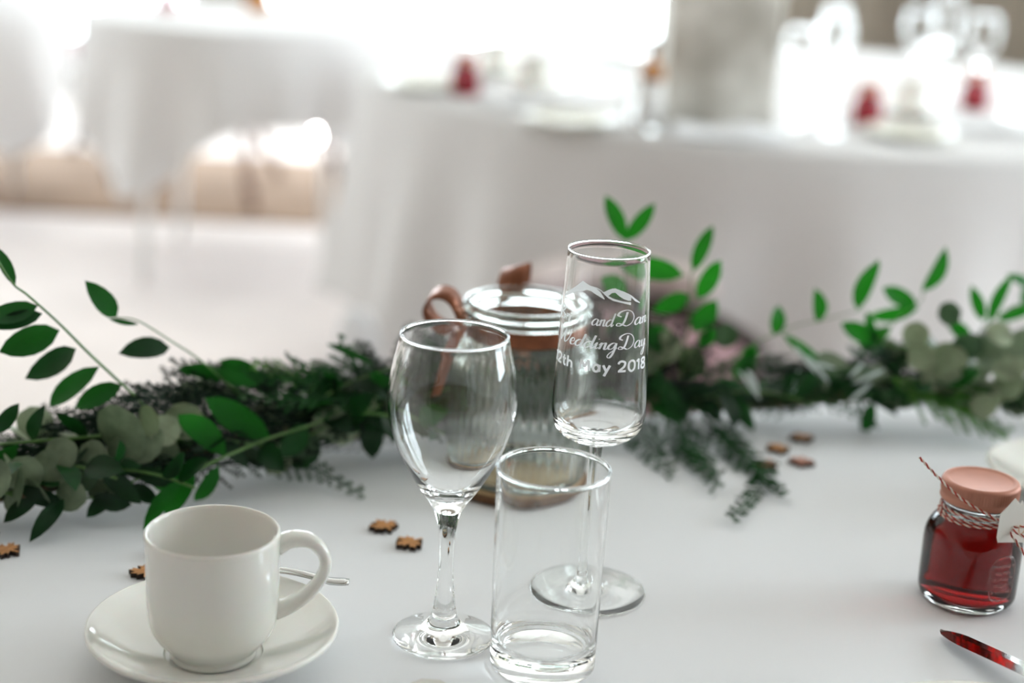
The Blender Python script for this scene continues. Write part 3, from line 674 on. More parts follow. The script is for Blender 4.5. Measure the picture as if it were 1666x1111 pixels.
# ------------------------------------------------------------------ garland layout in metres (stem paths, leaf base and tip, widths)
SPINE = [[-0.75, 0.8], [-0.4, 0.93], [-0.33, 0.955], [-0.26, 0.995], [-0.18, 1.05], [-0.1, 1.11], [0, 1.165], [0.11, 1.2], [0.19, 1.22], [0.31, 1.235], [0.43, 1.26], [0.75, 1.33]]
RUSCUS_DATA = [
    ('A', [-0.3119, 0.9453, 0.9, -0.3278, 0.9578, 0.922], 0.0077, 0.08, 0),
    ('A', [-0.3003, 0.952, 0.8861, -0.3296, 0.9344, 0.8802], 0.0148, 0.08, 0),
    ('A', [-0.2981, 0.9532, 0.8806, -0.3262, 0.9395, 0.8737], 0.0109, 0.08, 0),
    ('A', [-0.2891, 0.9584, 0.8686, -0.326, 0.9503, 0.8543], 0.0181, 0.08, 0),
    ('A', [-0.2803, 0.9634, 0.8552, -0.3199, 0.9822, 0.8267], 0.0158, 0.08, 0),
    ('A', [-0.2676, 0.9707, 0.8416, -0.3072, 0.9863, 0.8066], 0.0136, 0.08, 0),
    ('A', [-0.255, 0.9784, 0.8271, -0.2856, 0.973, 0.811], 0.0138, 0.08, 0),
    ('A2', [-0.2754, 0.9662, 0.7925, -0.2932, 0.9577, 0.8129], 0.0105, 0.12, 0),
    ('A2', [-0.3066, 0.9484, 0.7965, -0.2939, 0.9362, 0.8249], 0.0099, 0.12, 0),
    ('A2', [-0.3257, 0.9375, 0.8041, -0.312, 0.9426, 0.8234], 0.0098, 0.12, 0),
    ('A2', [-0.2834, 0.9616, 0.7929, -0.3063, 0.9557, 0.7772], 0.0105, 0.12, 0),
    ('A2', [-0.314, 0.9441, 0.7952, -0.3408, 0.95, 0.7732], 0.0119, 0.12, 0),
    ('B', [-0.2617, 0.994, 0.8686, -0.2769, 0.977, 0.897], 0.0134, 0.1, 0),
    ('B', [-0.2666, 0.9912, 0.8683, -0.2452, 0.9864, 0.8666], 0.0036, 0.1, 0),
    ('B', [-0.2313, 1.0147, 0.8432, -0.2615, 0.9959, 0.8434], 0.0158, 0.1, 0),
    ('B', [-0.1962, 1.0388, 0.8145, -0.2281, 1.0204, 0.8272], 0.0129, 0.1, 0),
    ('B', [-0.1747, 1.054, 0.8089, -0.2074, 1.0635, 0.8202], 0.0157, 0.1, 0),
    ('B', [-0.2045, 1.0331, 0.8235, -0.1727, 1.0214, 0.8165], 0.0094, 0.1, 0),
    ('C', [-0.162, 1.0085, 0.784, -0.2045, 0.9968, 0.8146], 0.0194, 0.16, 1),
    ('C', [-0.187, 0.9802, 0.7799, -0.2139, 0.9568, 0.8174], 0.0173, 0.16, 1),
    ('C', [-0.2041, 0.9634, 0.774, -0.2351, 0.9716, 0.7587], 0.0138, 0.16, 1),
    ('C', [-0.2041, 0.9634, 0.774, -0.2231, 0.9554, 0.744], 0.0178, 0.16, 1),
    ('C', [-0.211, 0.9537, 0.7723, -0.2325, 0.9339, 0.744], 0.0104, 0.16, 1),
    ('C', [-0.1922, 0.9816, 0.7729, -0.2095, 0.9838, 0.744], 0.0107, 0.16, 1),
    ('C', [-0.1398, 1.0302, 0.7873, -0.1571, 1.0183, 0.7657], 0.0172, 0.12, 0),
    ('C', [-0.1147, 1.054, 0.7923, -0.1347, 1.0585, 0.7719], 0.0122, 0.12, 0),
    ('C', [-0.1212, 1.0541, 0.79, -0.1007, 1.0661, 0.8001], 0.0096, 0.12, 0),
    ('G', [-0.0978, 1.0862, 0.8152, -0.1373, 1.1036, 0.8248], 0.0054, 0.3, 0),
    ('G', [-0.124, 1.067, 0.811, -0.1437, 1.0552, 0.7857], 0.0158, 0.3, 0),
    ('G', [-0.115, 1.0738, 0.8052, -0.085, 1.0683, 0.7964], 0.0098, 0.3, 0),
    ('G', [-0.1027, 1.083, 0.8108, -0.0792, 1.0702, 0.8068], 0.0089, 0.3, 0),
    ('G', [-0.119, 1.0707, 0.8031, -0.1382, 1.0813, 0.8118], 0.0097, 0.3, 0),
    ('H', [-0.2836, 0.9365, 0.7616, -0.2975, 0.9073, 0.744], 0.0111, 0.15, -1),
    ('H', [-0.2678, 0.9455, 0.7613, -0.2439, 0.9535, 0.7524], 0.012, 0.15, -1),
    ('H', [-0.285, 0.9357, 0.7606, -0.3091, 0.926, 0.7738], 0.0119, 0.15, -1),
    ('H', [-0.254, 0.9541, 0.762, -0.2717, 0.9434, 0.7465], 0.0105, 0.15, -1),
    ('H', [-0.247, 0.9589, 0.7648, -0.2267, 0.9544, 0.7547], 0.0105, 0.15, -1),
    ('H', [-0.2984, 0.9281, 0.7642, -0.3161, 0.9143, 0.753], 0.0102, 0.15, -1),
    ('H', [-0.2365, 0.9661, 0.7682, -0.2541, 0.972, 0.7781], 0.0122, 0.15, -1),
    ('D', [0.1327, 1.1957, 0.8669, 0.0808, 1.2232, 0.8695], 0.0174, 0.06, 1),
    ('D', [0.139, 1.1972, 0.8693, 0.154, 1.2159, 0.904], 0.0121, 0.06, 1),
    ('D', [0.1438, 1.1984, 0.8477, 0.159, 1.1844, 0.8834], 0.015, 0.06, 1),
    ('D', [0.1431, 1.1983, 0.8199, 0.1619, 1.2141, 0.8435], 0.0176, 0.06, 1),
    ('D', [0.138, 1.197, 0.8508, 0.109, 1.1868, 0.8391], 0.0145, 0.06, 1),
    ('D', [0.1497, 1.1999, 0.807, 0.1595, 1.1954, 0.8246], 0.0118, 0.06, 1),
    ('I', [0.0843, 1.1968, 0.8918, 0.0677, 1.2171, 0.9236], 0.013, 0.06, 1),
    ('I', [0.0843, 1.1968, 0.8918, 0.1064, 1.2067, 0.9212], 0.012, 0.06, 1),
    ('I', [0.0938, 1.1998, 0.8478, 0.0658, 1.1916, 0.8625], 0.0175, 0.06, 1),
    ('I', [0.1022, 1.2025, 0.8145, 0.1345, 1.2112, 0.8059], 0.0221, 0.06, 1),
    ('I', [0.0982, 1.2013, 0.8274, 0.0735, 1.1901, 0.8166], 0.0147, 0.06, 1),
    ('J', [0.2112, 1.2227, 0.8143, 0.2161, 1.2363, 0.8362], 0.0144, 0.1, 1),
    ('J', [0.2482, 1.2273, 0.8258, 0.2395, 1.2152, 0.8569], 0.0135, 0.1, 1),
    ('J', [0.2794, 1.2312, 0.8357, 0.2844, 1.2062, 0.886], 0.019, 0.1, 1),
    ('J', [0.2588, 1.2286, 0.7851, 0.2205, 1.2363, 0.8124], 0.0091, 0.1, 1),
    ('J', [0.1953, 1.2207, 0.8052, 0.1854, 1.2363, 0.7692], 0.015, 0.1, 1),
    ('J', [0.1978, 1.221, 0.8063, 0.1934, 1.2293, 0.7836], 0.013, 0.1, 1),
    ('K', [0.3313, 1.2394, 0.8522, 0.3445, 1.2323, 0.892], 0.0165, 0.1, 1),
    ('K', [0.3291, 1.239, 0.8408, 0.2942, 1.2235, 0.8581], 0.014, 0.1, 1),
    ('K', [0.3303, 1.2392, 0.8392, 0.2937, 1.2603, 0.8231], 0.012, 0.1, 1),
    ('K', [0.3044, 1.2343, 0.8069, 0.2614, 1.2121, 0.8308], 0.0151, 0.1, 1),
    ('K', [0.3011, 1.2339, 0.8079, 0.2831, 1.2217, 0.839], 0.0091, 0.1, 1),
    ('K', [0.3086, 1.2348, 0.8237, 0.2877, 1.2413, 0.797], 0.0151, 0.1, 1),
    ('N', [0.388, 1.2513, 0.8268, 0.3767, 1.2607, 0.8548], 0.0107, 0.08, 1),
    ('N', [0.3927, 1.2522, 0.8242, 0.3984, 1.2294, 0.8742], 0.0117, 0.08, 1),
    ('N', [0.3997, 1.2537, 0.8283, 0.435, 1.2612, 0.8397], 0.0127, 0.08, 1),
    ('N', [0.4335, 1.2608, 0.8493, 0.3992, 1.2437, 0.8696], 0.0122, 0.08, 1),
    ('N', [0.4183, 1.2576, 0.8414, 0.4408, 1.276, 0.8668], 0.0132, 0.08, 1),
    ('N', [0.38, 1.2496, 0.8073, 0.3598, 1.2594, 0.8247], 0.0132, 0.08, 1),
]
EUC_DATA = [
    ('U', [-0.2486, 0.962, 0.7823, -0.2546, 0.9541, 0.8211], 0.0367),
    ('U', [-0.2294, 0.9607, 0.7845, -0.2533, 0.9745, 0.7998], 0.0303),
    ('U', [-0.2408, 0.9623, 0.796, -0.2576, 0.9603, 0.7774], 0.0252),
    ('U', [-0.2958, 0.943, 0.7827, -0.2767, 0.9436, 0.796], 0.023),
    ('U', [-0.3139, 0.9304, 0.7895, -0.2994, 0.9322, 0.7709], 0.0244),
    ('U', [-0.226, 0.977, 0.7954, -0.2239, 0.9808, 0.7716], 0.0222),
    ('U', [-0.2665, 0.9535, 0.7968, -0.266, 0.9544, 0.7691], 0.0266),
    ('U', [-0.2899, 0.9371, 0.7694, -0.2946, 0.9402, 0.7936], 0.0254),
    ('U', [-0.3073, 0.9281, 0.785, -0.3201, 0.9315, 0.7546], 0.0293),
    ('U', [-0.3137, 0.9183, 0.7921, -0.3284, 0.9129, 0.7707], 0.0274),
    ('U', [-0.251, 0.9569, 0.7683, -0.2742, 0.956, 0.7599], 0.0251),
    ('U', [-0.2697, 0.9399, 0.7614, -0.2912, 0.9447, 0.7634], 0.0216),
    ('U', [-0.2198, 0.9873, 0.8129, -0.2126, 0.9872, 0.7875], 0.0265),
    ('U', [-0.2352, 0.9676, 0.8172, -0.2376, 0.9694, 0.796], 0.0202),
    ('U', [-0.3036, 0.9286, 0.778, -0.2949, 0.9343, 0.7577], 0.0213),
    ('U', [-0.2366, 0.9727, 0.8, -0.2168, 0.9777, 0.7958], 0.0221),
    ('U', [-0.2645, 0.9505, 0.7748, -0.2852, 0.9506, 0.7697], 0.0216),
    ('V', [-0.1583, 1.0413, 0.7696, -0.1328, 1.0436, 0.7586], 0.029),
    ('V', [-0.123, 1.0527, 0.7938, -0.1274, 1.0514, 0.7667], 0.0274),
    ('V', [-0.1195, 1.0611, 0.7838, -0.1154, 1.0637, 0.7609], 0.0221),
    ('V', [-0.1508, 1.0279, 0.7567, -0.1713, 1.0324, 0.7654], 0.0233),
    ('V', [-0.099, 1.0688, 0.7977, -0.1112, 1.0663, 0.7823], 0.0203),
    ('V', [-0.1781, 1.0213, 0.7588, -0.1672, 1.0222, 0.7775], 0.0213),
    ('W', [0.3181, 1.195, 0.817, 0.3205, 1.1984, 0.8381], 0.0223),
    ('W', [0.3368, 1.2026, 0.842, 0.3532, 1.1998, 0.8486], 0.0193),
    ('W', [0.3364, 1.2091, 0.7959, 0.3629, 1.2002, 0.8114], 0.0338),
    ('W', [0.3739, 1.213, 0.7817, 0.3784, 1.2027, 0.8107], 0.0278),
    ('W', [0.4185, 1.2159, 0.8024, 0.3836, 1.2158, 0.8086], 0.0361),
    ('W', [0.4266, 1.2207, 0.7828, 0.4029, 1.2229, 0.7627], 0.0333),
    ('W', [0.3724, 1.2121, 0.7737, 0.3987, 1.2077, 0.7767], 0.029),
    ('W', [0.3792, 1.2111, 0.7688, 0.3608, 1.2106, 0.7793], 0.0207),
    ('W', [0.428, 1.2235, 0.8038, 0.4023, 1.2183, 0.8263], 0.0309),
    ('W', [0.3178, 1.198, 0.8023, 0.3351, 1.1966, 0.8174], 0.0244),
    ('W', [0.3722, 1.2009, 0.8273, 0.356, 1.2101, 0.8118], 0.0245),
    ('W', [0.3993, 1.2078, 0.8224, 0.3789, 1.2132, 0.8318], 0.0246),
    ('W', [0.3464, 1.2045, 0.7822, 0.3289, 1.2016, 0.7989], 0.0225),
    ('W', [0.4125, 1.2085, 0.7928, 0.3942, 1.2205, 0.7773], 0.027),
    ('W', [0.3924, 1.2121, 0.825, 0.3758, 1.2153, 0.8062], 0.0267),
    ('W', [0.3453, 1.208, 0.7789, 0.364, 1.2048, 0.7811], 0.0206),
    ('X', [0.1322, 1.2029, 0.8147, 0.1127, 1.1998, 0.7956], 0.0285),
    ('X', [0.0973, 1.1954, 0.8037, 0.1164, 1.1932, 0.7898], 0.0244),
    ('X', [0.1704, 1.2122, 0.805, 0.172, 1.2148, 0.8247], 0.0205),
    ('X', [0.1541, 1.1978, 0.7863, 0.1353, 1.209, 0.8003], 0.0267),
]
STEM_DATA = [
    ('A', [[-0.241, 0.988, 0.8078], [-0.2496, 0.9822, 0.8201], [-0.2715, 0.9684, 0.8488], [-0.2896, 0.9581, 0.8736], [-0.3056, 0.9489, 0.8934], [-0.3135, 0.9444, 0.9022], [-0.3239, 0.9385, 0.9247]], 0.0011),
    ('A2', [[-0.2088, 1.0102, 0.7773], [-0.2553, 0.9782, 0.7918], [-0.2799, 0.9636, 0.7941], [-0.324, 0.9385, 0.7967], [-0.3376, 0.9323, 0.7966]], 0.0016),
    ('B', [[-0.1855, 1.0462, 0.7976], [-0.2127, 1.0275, 0.8302], [-0.2301, 1.0155, 0.847], [-0.2495, 1.0022, 0.8644], [-0.2617, 0.994, 0.8686]], 0.0008),
    ('C', [[-0.2131, 0.9523, 0.7715], [-0.1998, 0.9664, 0.7766], [-0.187, 0.9802, 0.7799], [-0.1616, 1.0088, 0.7839], [-0.1358, 1.0331, 0.7865], [-0.1172, 1.0571, 0.7906], [-0.0913, 1.0848, 0.7934]], 0.0013),
    ('G', [[-0.1435, 1.0573, 0.7877], [-0.1256, 1.0708, 0.8], [-0.1072, 1.0846, 0.8058], [-0.0861, 1.0976, 0.8108]], 0.001),
    ('H', [[-0.2304, 0.9753, 0.7715], [-0.2585, 0.956, 0.7602], [-0.2829, 0.9419, 0.7581], [-0.2997, 0.9323, 0.7633]], 0.0012),
    ('D', [[0.1361, 1.1965, 0.7691], [0.1372, 1.1968, 0.8001], [0.1387, 1.1972, 0.8307], [0.1378, 1.1969, 0.8658], [0.1384, 1.1971, 0.8708]], 0.0009),
    ('I', [[0.1149, 1.2062, 0.7648], [0.1042, 1.2032, 0.8067], [0.0938, 1.1998, 0.8478], [0.0843, 1.1968, 0.8918]], 0.0008),
    ('J', [[0.1735, 1.2159, 0.7909], [0.1952, 1.2207, 0.8063], [0.2112, 1.2227, 0.8143], [0.2317, 1.2252, 0.8235], [0.2516, 1.2277, 0.828], [0.2793, 1.2312, 0.8362]], 0.0008),
    ('K', [[0.2956, 1.2332, 0.8025], [0.304, 1.2343, 0.8184], [0.3178, 1.2366, 0.8341], [0.3307, 1.2393, 0.8444], [0.3323, 1.2396, 0.8527]], 0.0008),
    ('N', [[0.3714, 1.2478, 0.7914], [0.3846, 1.2505, 0.8126], [0.3909, 1.2518, 0.8258], [0.4083, 1.2555, 0.8362], [0.4288, 1.2598, 0.844]], 0.0009),
    ('U', [[-0.206, 0.9971, 0.7911], [-0.2347, 0.9774, 0.788], [-0.2628, 0.9584, 0.7763], [-0.2906, 0.9425, 0.7724], [-0.3209, 0.9252, 0.7672], [-0.3344, 0.9184, 0.765]], 0.0012),
    ('V', [[-0.0928, 1.079, 0.7867], [-0.1256, 1.0558, 0.779], [-0.1454, 1.0409, 0.7717], [-0.1686, 1.0235, 0.7654]], 0.001),
    ('W', [[0.2976, 1.2035, 0.8167], [0.329, 1.209, 0.8116], [0.3611, 1.2157, 0.8061], [0.3936, 1.2224, 0.8004], [0.4319, 1.2304, 0.7947]], 0.0012),
    ('X', [[0.1034, 1.1879, 0.7703], [0.1215, 1.1929, 0.7954], [0.1357, 1.1964, 0.8053]], 0.001),
]
FROND_DATA = [
    ([[0.1149, 1.1712, 0.7967], [0.1225, 1.1531, 0.7728], [0.1383, 1.1271, 0.7528], [0.1524, 1.0576, 0.746]], 0.03, 0),
    ([[0.1425, 1.1881, 0.7723], [0.1609, 1.1627, 0.7537], [0.18, 1.1178, 0.746], [0.1912, 1.0811, 0.746], [0.1564, 0.9992, 0.746]], 0.026, 0),
    ([[0.1607, 1.1627, 0.7563], [0.1824, 1.1181, 0.746], [0.1926, 1.0751, 0.746], [0.2001, 1.0475, 0.746]], 0.022, 0),
    ([[0.1016, 1.1673, 0.777], [0.1041, 1.1481, 0.7584], [0.1107, 1.1146, 0.746], [0.123, 1.0779, 0.746]], 0.028, 0),
    ([[0.1306, 1.1651, 0.7742], [0.1358, 1.1451, 0.746], [0.1449, 1.0935, 0.746], [0.1567, 1.0764, 0.746]], 0.026, 0),
    ([[0.1107, 1.1702, 0.7867], [0.1363, 1.1766, 0.7758], [0.166, 1.194, 0.7922], [0.1907, 1.2001, 0.7993]], 0.022, 0),
    ([[0.307, 1.2046, 0.7887], [0.3347, 1.1902, 0.7768], [0.3646, 1.1864, 0.7667], [0.4007, 1.1863, 0.754]], 0.034, 1),
    ([[0.3187, 1.2068, 0.7761], [0.3507, 1.1935, 0.7719], [0.381, 1.1898, 0.7591], [0.3913, 1.1793, 0.752]], 0.03, 1),
    ([[0.2659, 1.1995, 0.7854], [0.2755, 1.1807, 0.7766], [0.2819, 1.1715, 0.7673], [0.2922, 1.1728, 0.7561]], 0.014, 0),
    ([[0.2822, 1.2115, 0.7928], [0.2507, 1.1976, 0.7852], [0.2198, 1.1837, 0.7778], [0.2016, 1.1915, 0.7743]], 0.022, 0),
    ([[0.3672, 1.2269, 0.7818], [0.3308, 1.1993, 0.7785], [0.2976, 1.1835, 0.7794], [0.2697, 1.19, 0.7784]], 0.024, 0),
    ([[0.2024, 1.2015, 0.7814], [0.2347, 1.1856, 0.778], [0.2683, 1.1798, 0.774]], 0.02, 0),
    ([[-0.1778, 1.0517, 0.7916], [-0.2084, 1.0305, 0.8062], [-0.2322, 1.0041, 0.8159], [-0.2496, 0.9822, 0.8201]], 0.03, -1),
    ([[-0.1729, 1.0754, 0.7932], [-0.1965, 1.0587, 0.8067], [-0.2175, 1.0342, 0.8225], [-0.2305, 1.0253, 0.8282]], 0.026, -1),
    ([[-0.203, 1.0242, 0.7906], [-0.2214, 1.0115, 0.803], [-0.2374, 0.9906, 0.8158], [-0.251, 0.9712, 0.8173]], 0.026, -1),
    ([[-0.0875, 1.1169, 0.7984], [-0.1218, 1.0937, 0.8088], [-0.1463, 1.0752, 0.8156], [-0.1583, 1.0662, 0.8224]], 0.024, 0),
    ([[-0.0872, 1.117, 0.7887], [-0.1206, 1.0846, 0.7999], [-0.1529, 1.0603, 0.8085], [-0.1855, 1.0462, 0.8158]], 0.028, 0),
    ([[-0.0942, 1.0932, 0.7866], [-0.1264, 1.0602, 0.796], [-0.158, 1.0365, 0.8023], [-0.1862, 1.0258, 0.809]], 0.03, 0),
    ([[-0.1049, 1.1063, 0.8009], [-0.1156, 1.0983, 0.8124], [-0.1212, 1.0941, 0.8228], [-0.1242, 1.0919, 0.8303]], 0.016, 0),
    ([[-0.1392, 1.0906, 0.7899], [-0.1556, 1.0783, 0.8072], [-0.1715, 1.0664, 0.8171], [-0.1832, 1.0578, 0.8205]], 0.022, 1),
    ([[-0.1016, 1.0788, 0.7816], [-0.1159, 1.0481, 0.7776], [-0.1267, 1.03, 0.7744], [-0.1364, 1.0227, 0.7683]], 0.018, -1),
    ([[-0.1747, 1.034, 0.7796], [-0.1975, 1.018, 0.7886], [-0.2214, 0.9915, 0.7923], [-0.2358, 0.9817, 0.7864]], 0.028, -1),
    ([[-0.1355, 1.0634, 0.7805], [-0.1579, 1.0366, 0.7841], [-0.1792, 1.0106, 0.7877], [-0.1997, 0.9864, 0.7865]], 0.028, -1),
    ([[-0.1959, 1.0091, 0.7784], [-0.2161, 0.9852, 0.7773], [-0.2388, 0.9595, 0.7772], [-0.2526, 0.9501, 0.7758]], 0.026, -1),
    ([[-0.2556, 0.978, 0.7779], [-0.2804, 0.9633, 0.7735], [-0.3047, 0.9494, 0.769], [-0.325, 0.9378, 0.7682]], 0.026, -1),
    ([[0.085, 1.204, 0.7639], [0.0548, 1.1944, 0.7655], [0.0253, 1.1851, 0.7619], [-0.004, 1.1748, 0.7639]], 0.03, -1),
    ([[0.034, 1.1758, 0.7809], [0.0001, 1.165, 0.7826], [-0.0329, 1.1469, 0.7867], [-0.0605, 1.1317, 0.7902]], 0.03, -1),
    ([[-0.0134, 1.1696, 0.76], [-0.0468, 1.1513, 0.7695], [-0.0699, 1.1385, 0.7776], [-0.0926, 1.1261, 0.7854]], 0.03, -1),
    ([[0.0628, 1.185, 0.7896], [0.0923, 1.1944, 0.7934], [0.1226, 1.2031, 0.7922], [0.1535, 1.2109, 0.7862]], 0.028, -1),
    ([[0.1844, 1.2186, 0.7854], [0.215, 1.2231, 0.7856], [0.2458, 1.227, 0.786], [0.2767, 1.2308, 0.7864]], 0.028, -1),
    ([[0.2761, 1.2308, 0.7917], [0.3065, 1.2346, 0.7974], [0.3384, 1.2409, 0.7971], [0.3703, 1.2476, 0.7994]], 0.028, -1),
    ([[0.3598, 1.2454, 0.7969], [0.3908, 1.2518, 0.8072], [0.4227, 1.2585, 0.8122], [0.455, 1.2655, 0.8172]], 0.028, -1),
    ([[0.2936, 1.213, 0.7825], [0.3327, 1.2097, 0.783], [0.375, 1.2185, 0.7823], [0.419, 1.2277, 0.7737]], 0.028, -1),
    ([[0.3654, 1.2165, 0.7746], [0.3951, 1.2127, 0.7695], [0.428, 1.2196, 0.7636]], 0.022, -1),
]
SILVER_DATA = [
    ([0.2197, 1.1787, 0.8201, 0.2399, 1.1712, 0.7982], 0.0049),
    ([0.2303, 1.18, 0.8127, 0.2506, 1.1726, 0.7908], 0.0044),
    ([0.1848, 1.1737, 0.7996, 0.1949, 1.1656, 0.7825], 0.0059),
    ([0.2962, 1.1883, 0.8009, 0.2679, 1.1747, 0.791], 0.0044),
    ([0.2874, 1.1872, 0.7905, 0.2661, 1.1745, 0.7756], 0.0049),
    ([0.2267, 1.1796, 0.7999, 0.2218, 1.169, 0.7828], 0.0049),
    ([0.2781, 1.186, 0.8057, 0.2648, 1.1744, 0.796], 0.0039),
    ([0.2385, 1.1811, 0.8052, 0.2541, 1.173, 0.8035], 0.0039),
    ([0.1773, 1.1718, 0.7998, 0.198, 1.166, 0.7749], 0.0044),
]
# ------------------------------------------------------------------ the garland
def leaf_vf(b, t, w, curl=.1, fold=.12, kind='ruscus', facing=None, n=6, m=4):
    b, t = Vector(b), Vector(t); ax = t - b; L = ax.length; ax.normalize()
    f = Vector(facing) if facing else Vector((0, -.95, .3))
    nrm = (f - ax * f.dot(ax)); nrm = nrm.normalized() if nrm.length > .1 else ax.orthogonal().normalized()
    side = ax.cross(nrm); V, Fc = [], []
    for i in range(n + 1):
        s = i / n
        if kind == 'ruscus': wd = 2.88 * (max(s, 0) ** .72) * ((1 - s) ** .82)
        elif kind == 'euc': wd = 2.0 * math.sqrt(max(0, (.03 + .94 * s) * (1 - .03 - .94 * s))) if 0 < i < n else .25 if i == 0 else .2
        else: wd = 1.9 * (s ** .6) * (1 - s) ** .7
        wd = min(1, wd) * w / 2
        for j in range(m + 1):
            q = j / m * 2 - 1
            V.append(b + ax * L * s + side * q * wd + nrm * (curl * L * (math.sin(PI * s) - .25 * s) + fold * abs(q) ** 1.3 * wd))
    k = m + 1
    for i in range(n):
        for j in range(m):
            a = i * k + j
            if i == n - 1 and kind == 'ruscus': Fc.append((a, a + 1, a + k + 1) if j < m / 2 else (a, a + 1, a + k))
            else: Fc.append((a, a + 1, a + k + 1, a + k))
    return V, Fc
GO = Vector((.05, 1.16, T))
gar = empty('garland', GO); tag(gar, 'long green foliage garland of ruscus, eucalyptus and cedar along the table', 'garland')
rel = lambda p: Vector(p) - GO
random.seed(11)
core = cr([(x, y, T + .022 + .006 * math.sin(x * 23)) for x, y in SPINE], 8)
obj('core_vine', tube([rel(p) for p in core], .007, 8), M['twig'], gar)
sprigs = {}
for key, pts, r in STEM_DATA:
    nm = 'eucalyptus_sprig' if key in 'UVWX' else 'ruscus_sprig'
    p = cr([rel(q) for q in pts], 6)
    sprigs[key] = obj(nm, tube(p, [r * (1 - .5 * i / len(p)) for i in range(len(p))], 6), M['stem'], gar)
for key, c, w, curl_, tone in RUSCUS_DATA:
    sgn = random.choice((1, 1, -1)); facing = (random.uniform(-.5, .5), -1, random.uniform(-.1, .8))
    m_ = M['ruscus'][max(0, min(2, 1 + tone + random.choice((-1, 0, 0, 0)) * (tone == 0)))]
    obj('leaf', leaf_vf(rel(c[:3]), rel(c[3:]), w * 1.05, curl_ * sgn, random.uniform(.05, .3), 'ruscus', facing), m_, sprigs[key])
for key, c, w in EUC_DATA:
    facing = (random.uniform(-.8, .8), -1, random.uniform(-.1, 1.1))
    obj('leaf', leaf_vf(rel(c[:3]), rel(c[3:]), w, random.uniform(-.06, .10), random.uniform(-.1, .2), 'euc', facing), random.choice((M['euc'][0], M['euc'][0], M['euc'][0], M['euc'][1], M['euc'][1], M['euc'][2])), sprigs[key])
# shared leaf meshes for the filling of the garland
rus_v = [mesh(*leaf_vf((0, 0, 0), (1, 0, 0), random.uniform(.36, .48), random.uniform(-.15, .2), random.uniform(.05, .3), 'ruscus', (0, 0, 1)), 'ruscus_leaf', True, [M['ruscus'][k % 2]]) for k in range(6)]
euc_v = [mesh(*leaf_vf((0, 0, 0), (1, 0, 0), random.uniform(.85, 1.0), random.uniform(-.05, .12), random.uniform(-.1, .25), 'euc', (0, 0, 1)), 'eucalyptus_leaf', True, [M['euc'][k % 3]]) for k in range(5)]
def spine_at(x):
    for (xa, ya), (xb, yb) in zip(SPINE, SPINE[1:]):
        if xa <= x <= xb: return ya + (yb - ya) * (x - xa) / (xb - xa)
    return SPINE[-1][1]
def filler(kind, x, n, size, heading):
    y = spine_at(x) + random.uniform(-.028, .02); z = T + random.uniform(.02, .045)
    d = Vector((heading, random.uniform(-.45, .2), random.uniform(-.1, .16))).normalized()
    P = [Vector((x, y, z)) + d * (.095 * k / 4) + Vector((0, 0, .010 * math.sin(PI * k / 4))) for k in range(5)]
    P = [Vector((p.x, p.y, max(T + .006, p.z))) for p in P]
    pts = cr([rel(p) for p in P], 4)
    st = obj('ruscus_sprig' if kind == 'r' else 'eucalyptus_sprig', tube(pts, .0010, 5), M['stem'], gar)
    for k in range(n):
        p = Vector(pts[int((k + .6) / n * (len(pts) - 1))]); s = size * random.uniform(.8, 1.15)
        a = (d * random.uniform(.1, .8) + Vector((random.uniform(-.3, .3), random.uniform(-.8, .35), random.uniform(-.45, .6))) ).normalized()
        tip = p + a * s
        if tip.z < .004: a.z += (.004 - tip.z) / s; a.normalize()
        nrm = Vector((random.uniform(-.6, .6), random.uniform(-1, -.1), random.uniform(.2, 1))); nrm = (nrm - a * nrm.dot(a)).normalized()
        sd = nrm.cross(a)
        o = obj('leaf', random.choice(rus_v if kind == 'r' else euc_v), None, st)
        o.matrix_local = Matrix(((a.x * s, sd.x * s, nrm.x * s, p.x), (a.y * s, sd.y * s, nrm.y * s, p.y), (a.z * s, sd.z * s, nrm.z * s, p.z), (0, 0, 0, 1)))
for k in range(18):
    x = -.42 + .92 * (k + random.random()) / 18; filler('r', x, 6, .034, random.choice((-1, 1)))
for x in (-.06, -.02, .02, .06, .09): filler('r', x, 5, .04, random.choice((-1, 1)))
for x in (-.36, -.31, -.24, -.15, -.07, .03, .34, .40, .45, .30): filler('e', x, 5, .026, random.choice((-1, 1)))
for c, w in SILVER_DATA:
    obj('silver_leaf', leaf_vf(rel(c[:3]), rel(c[3:]), w, .1, .2, 'silver'), M['silver'], gar)
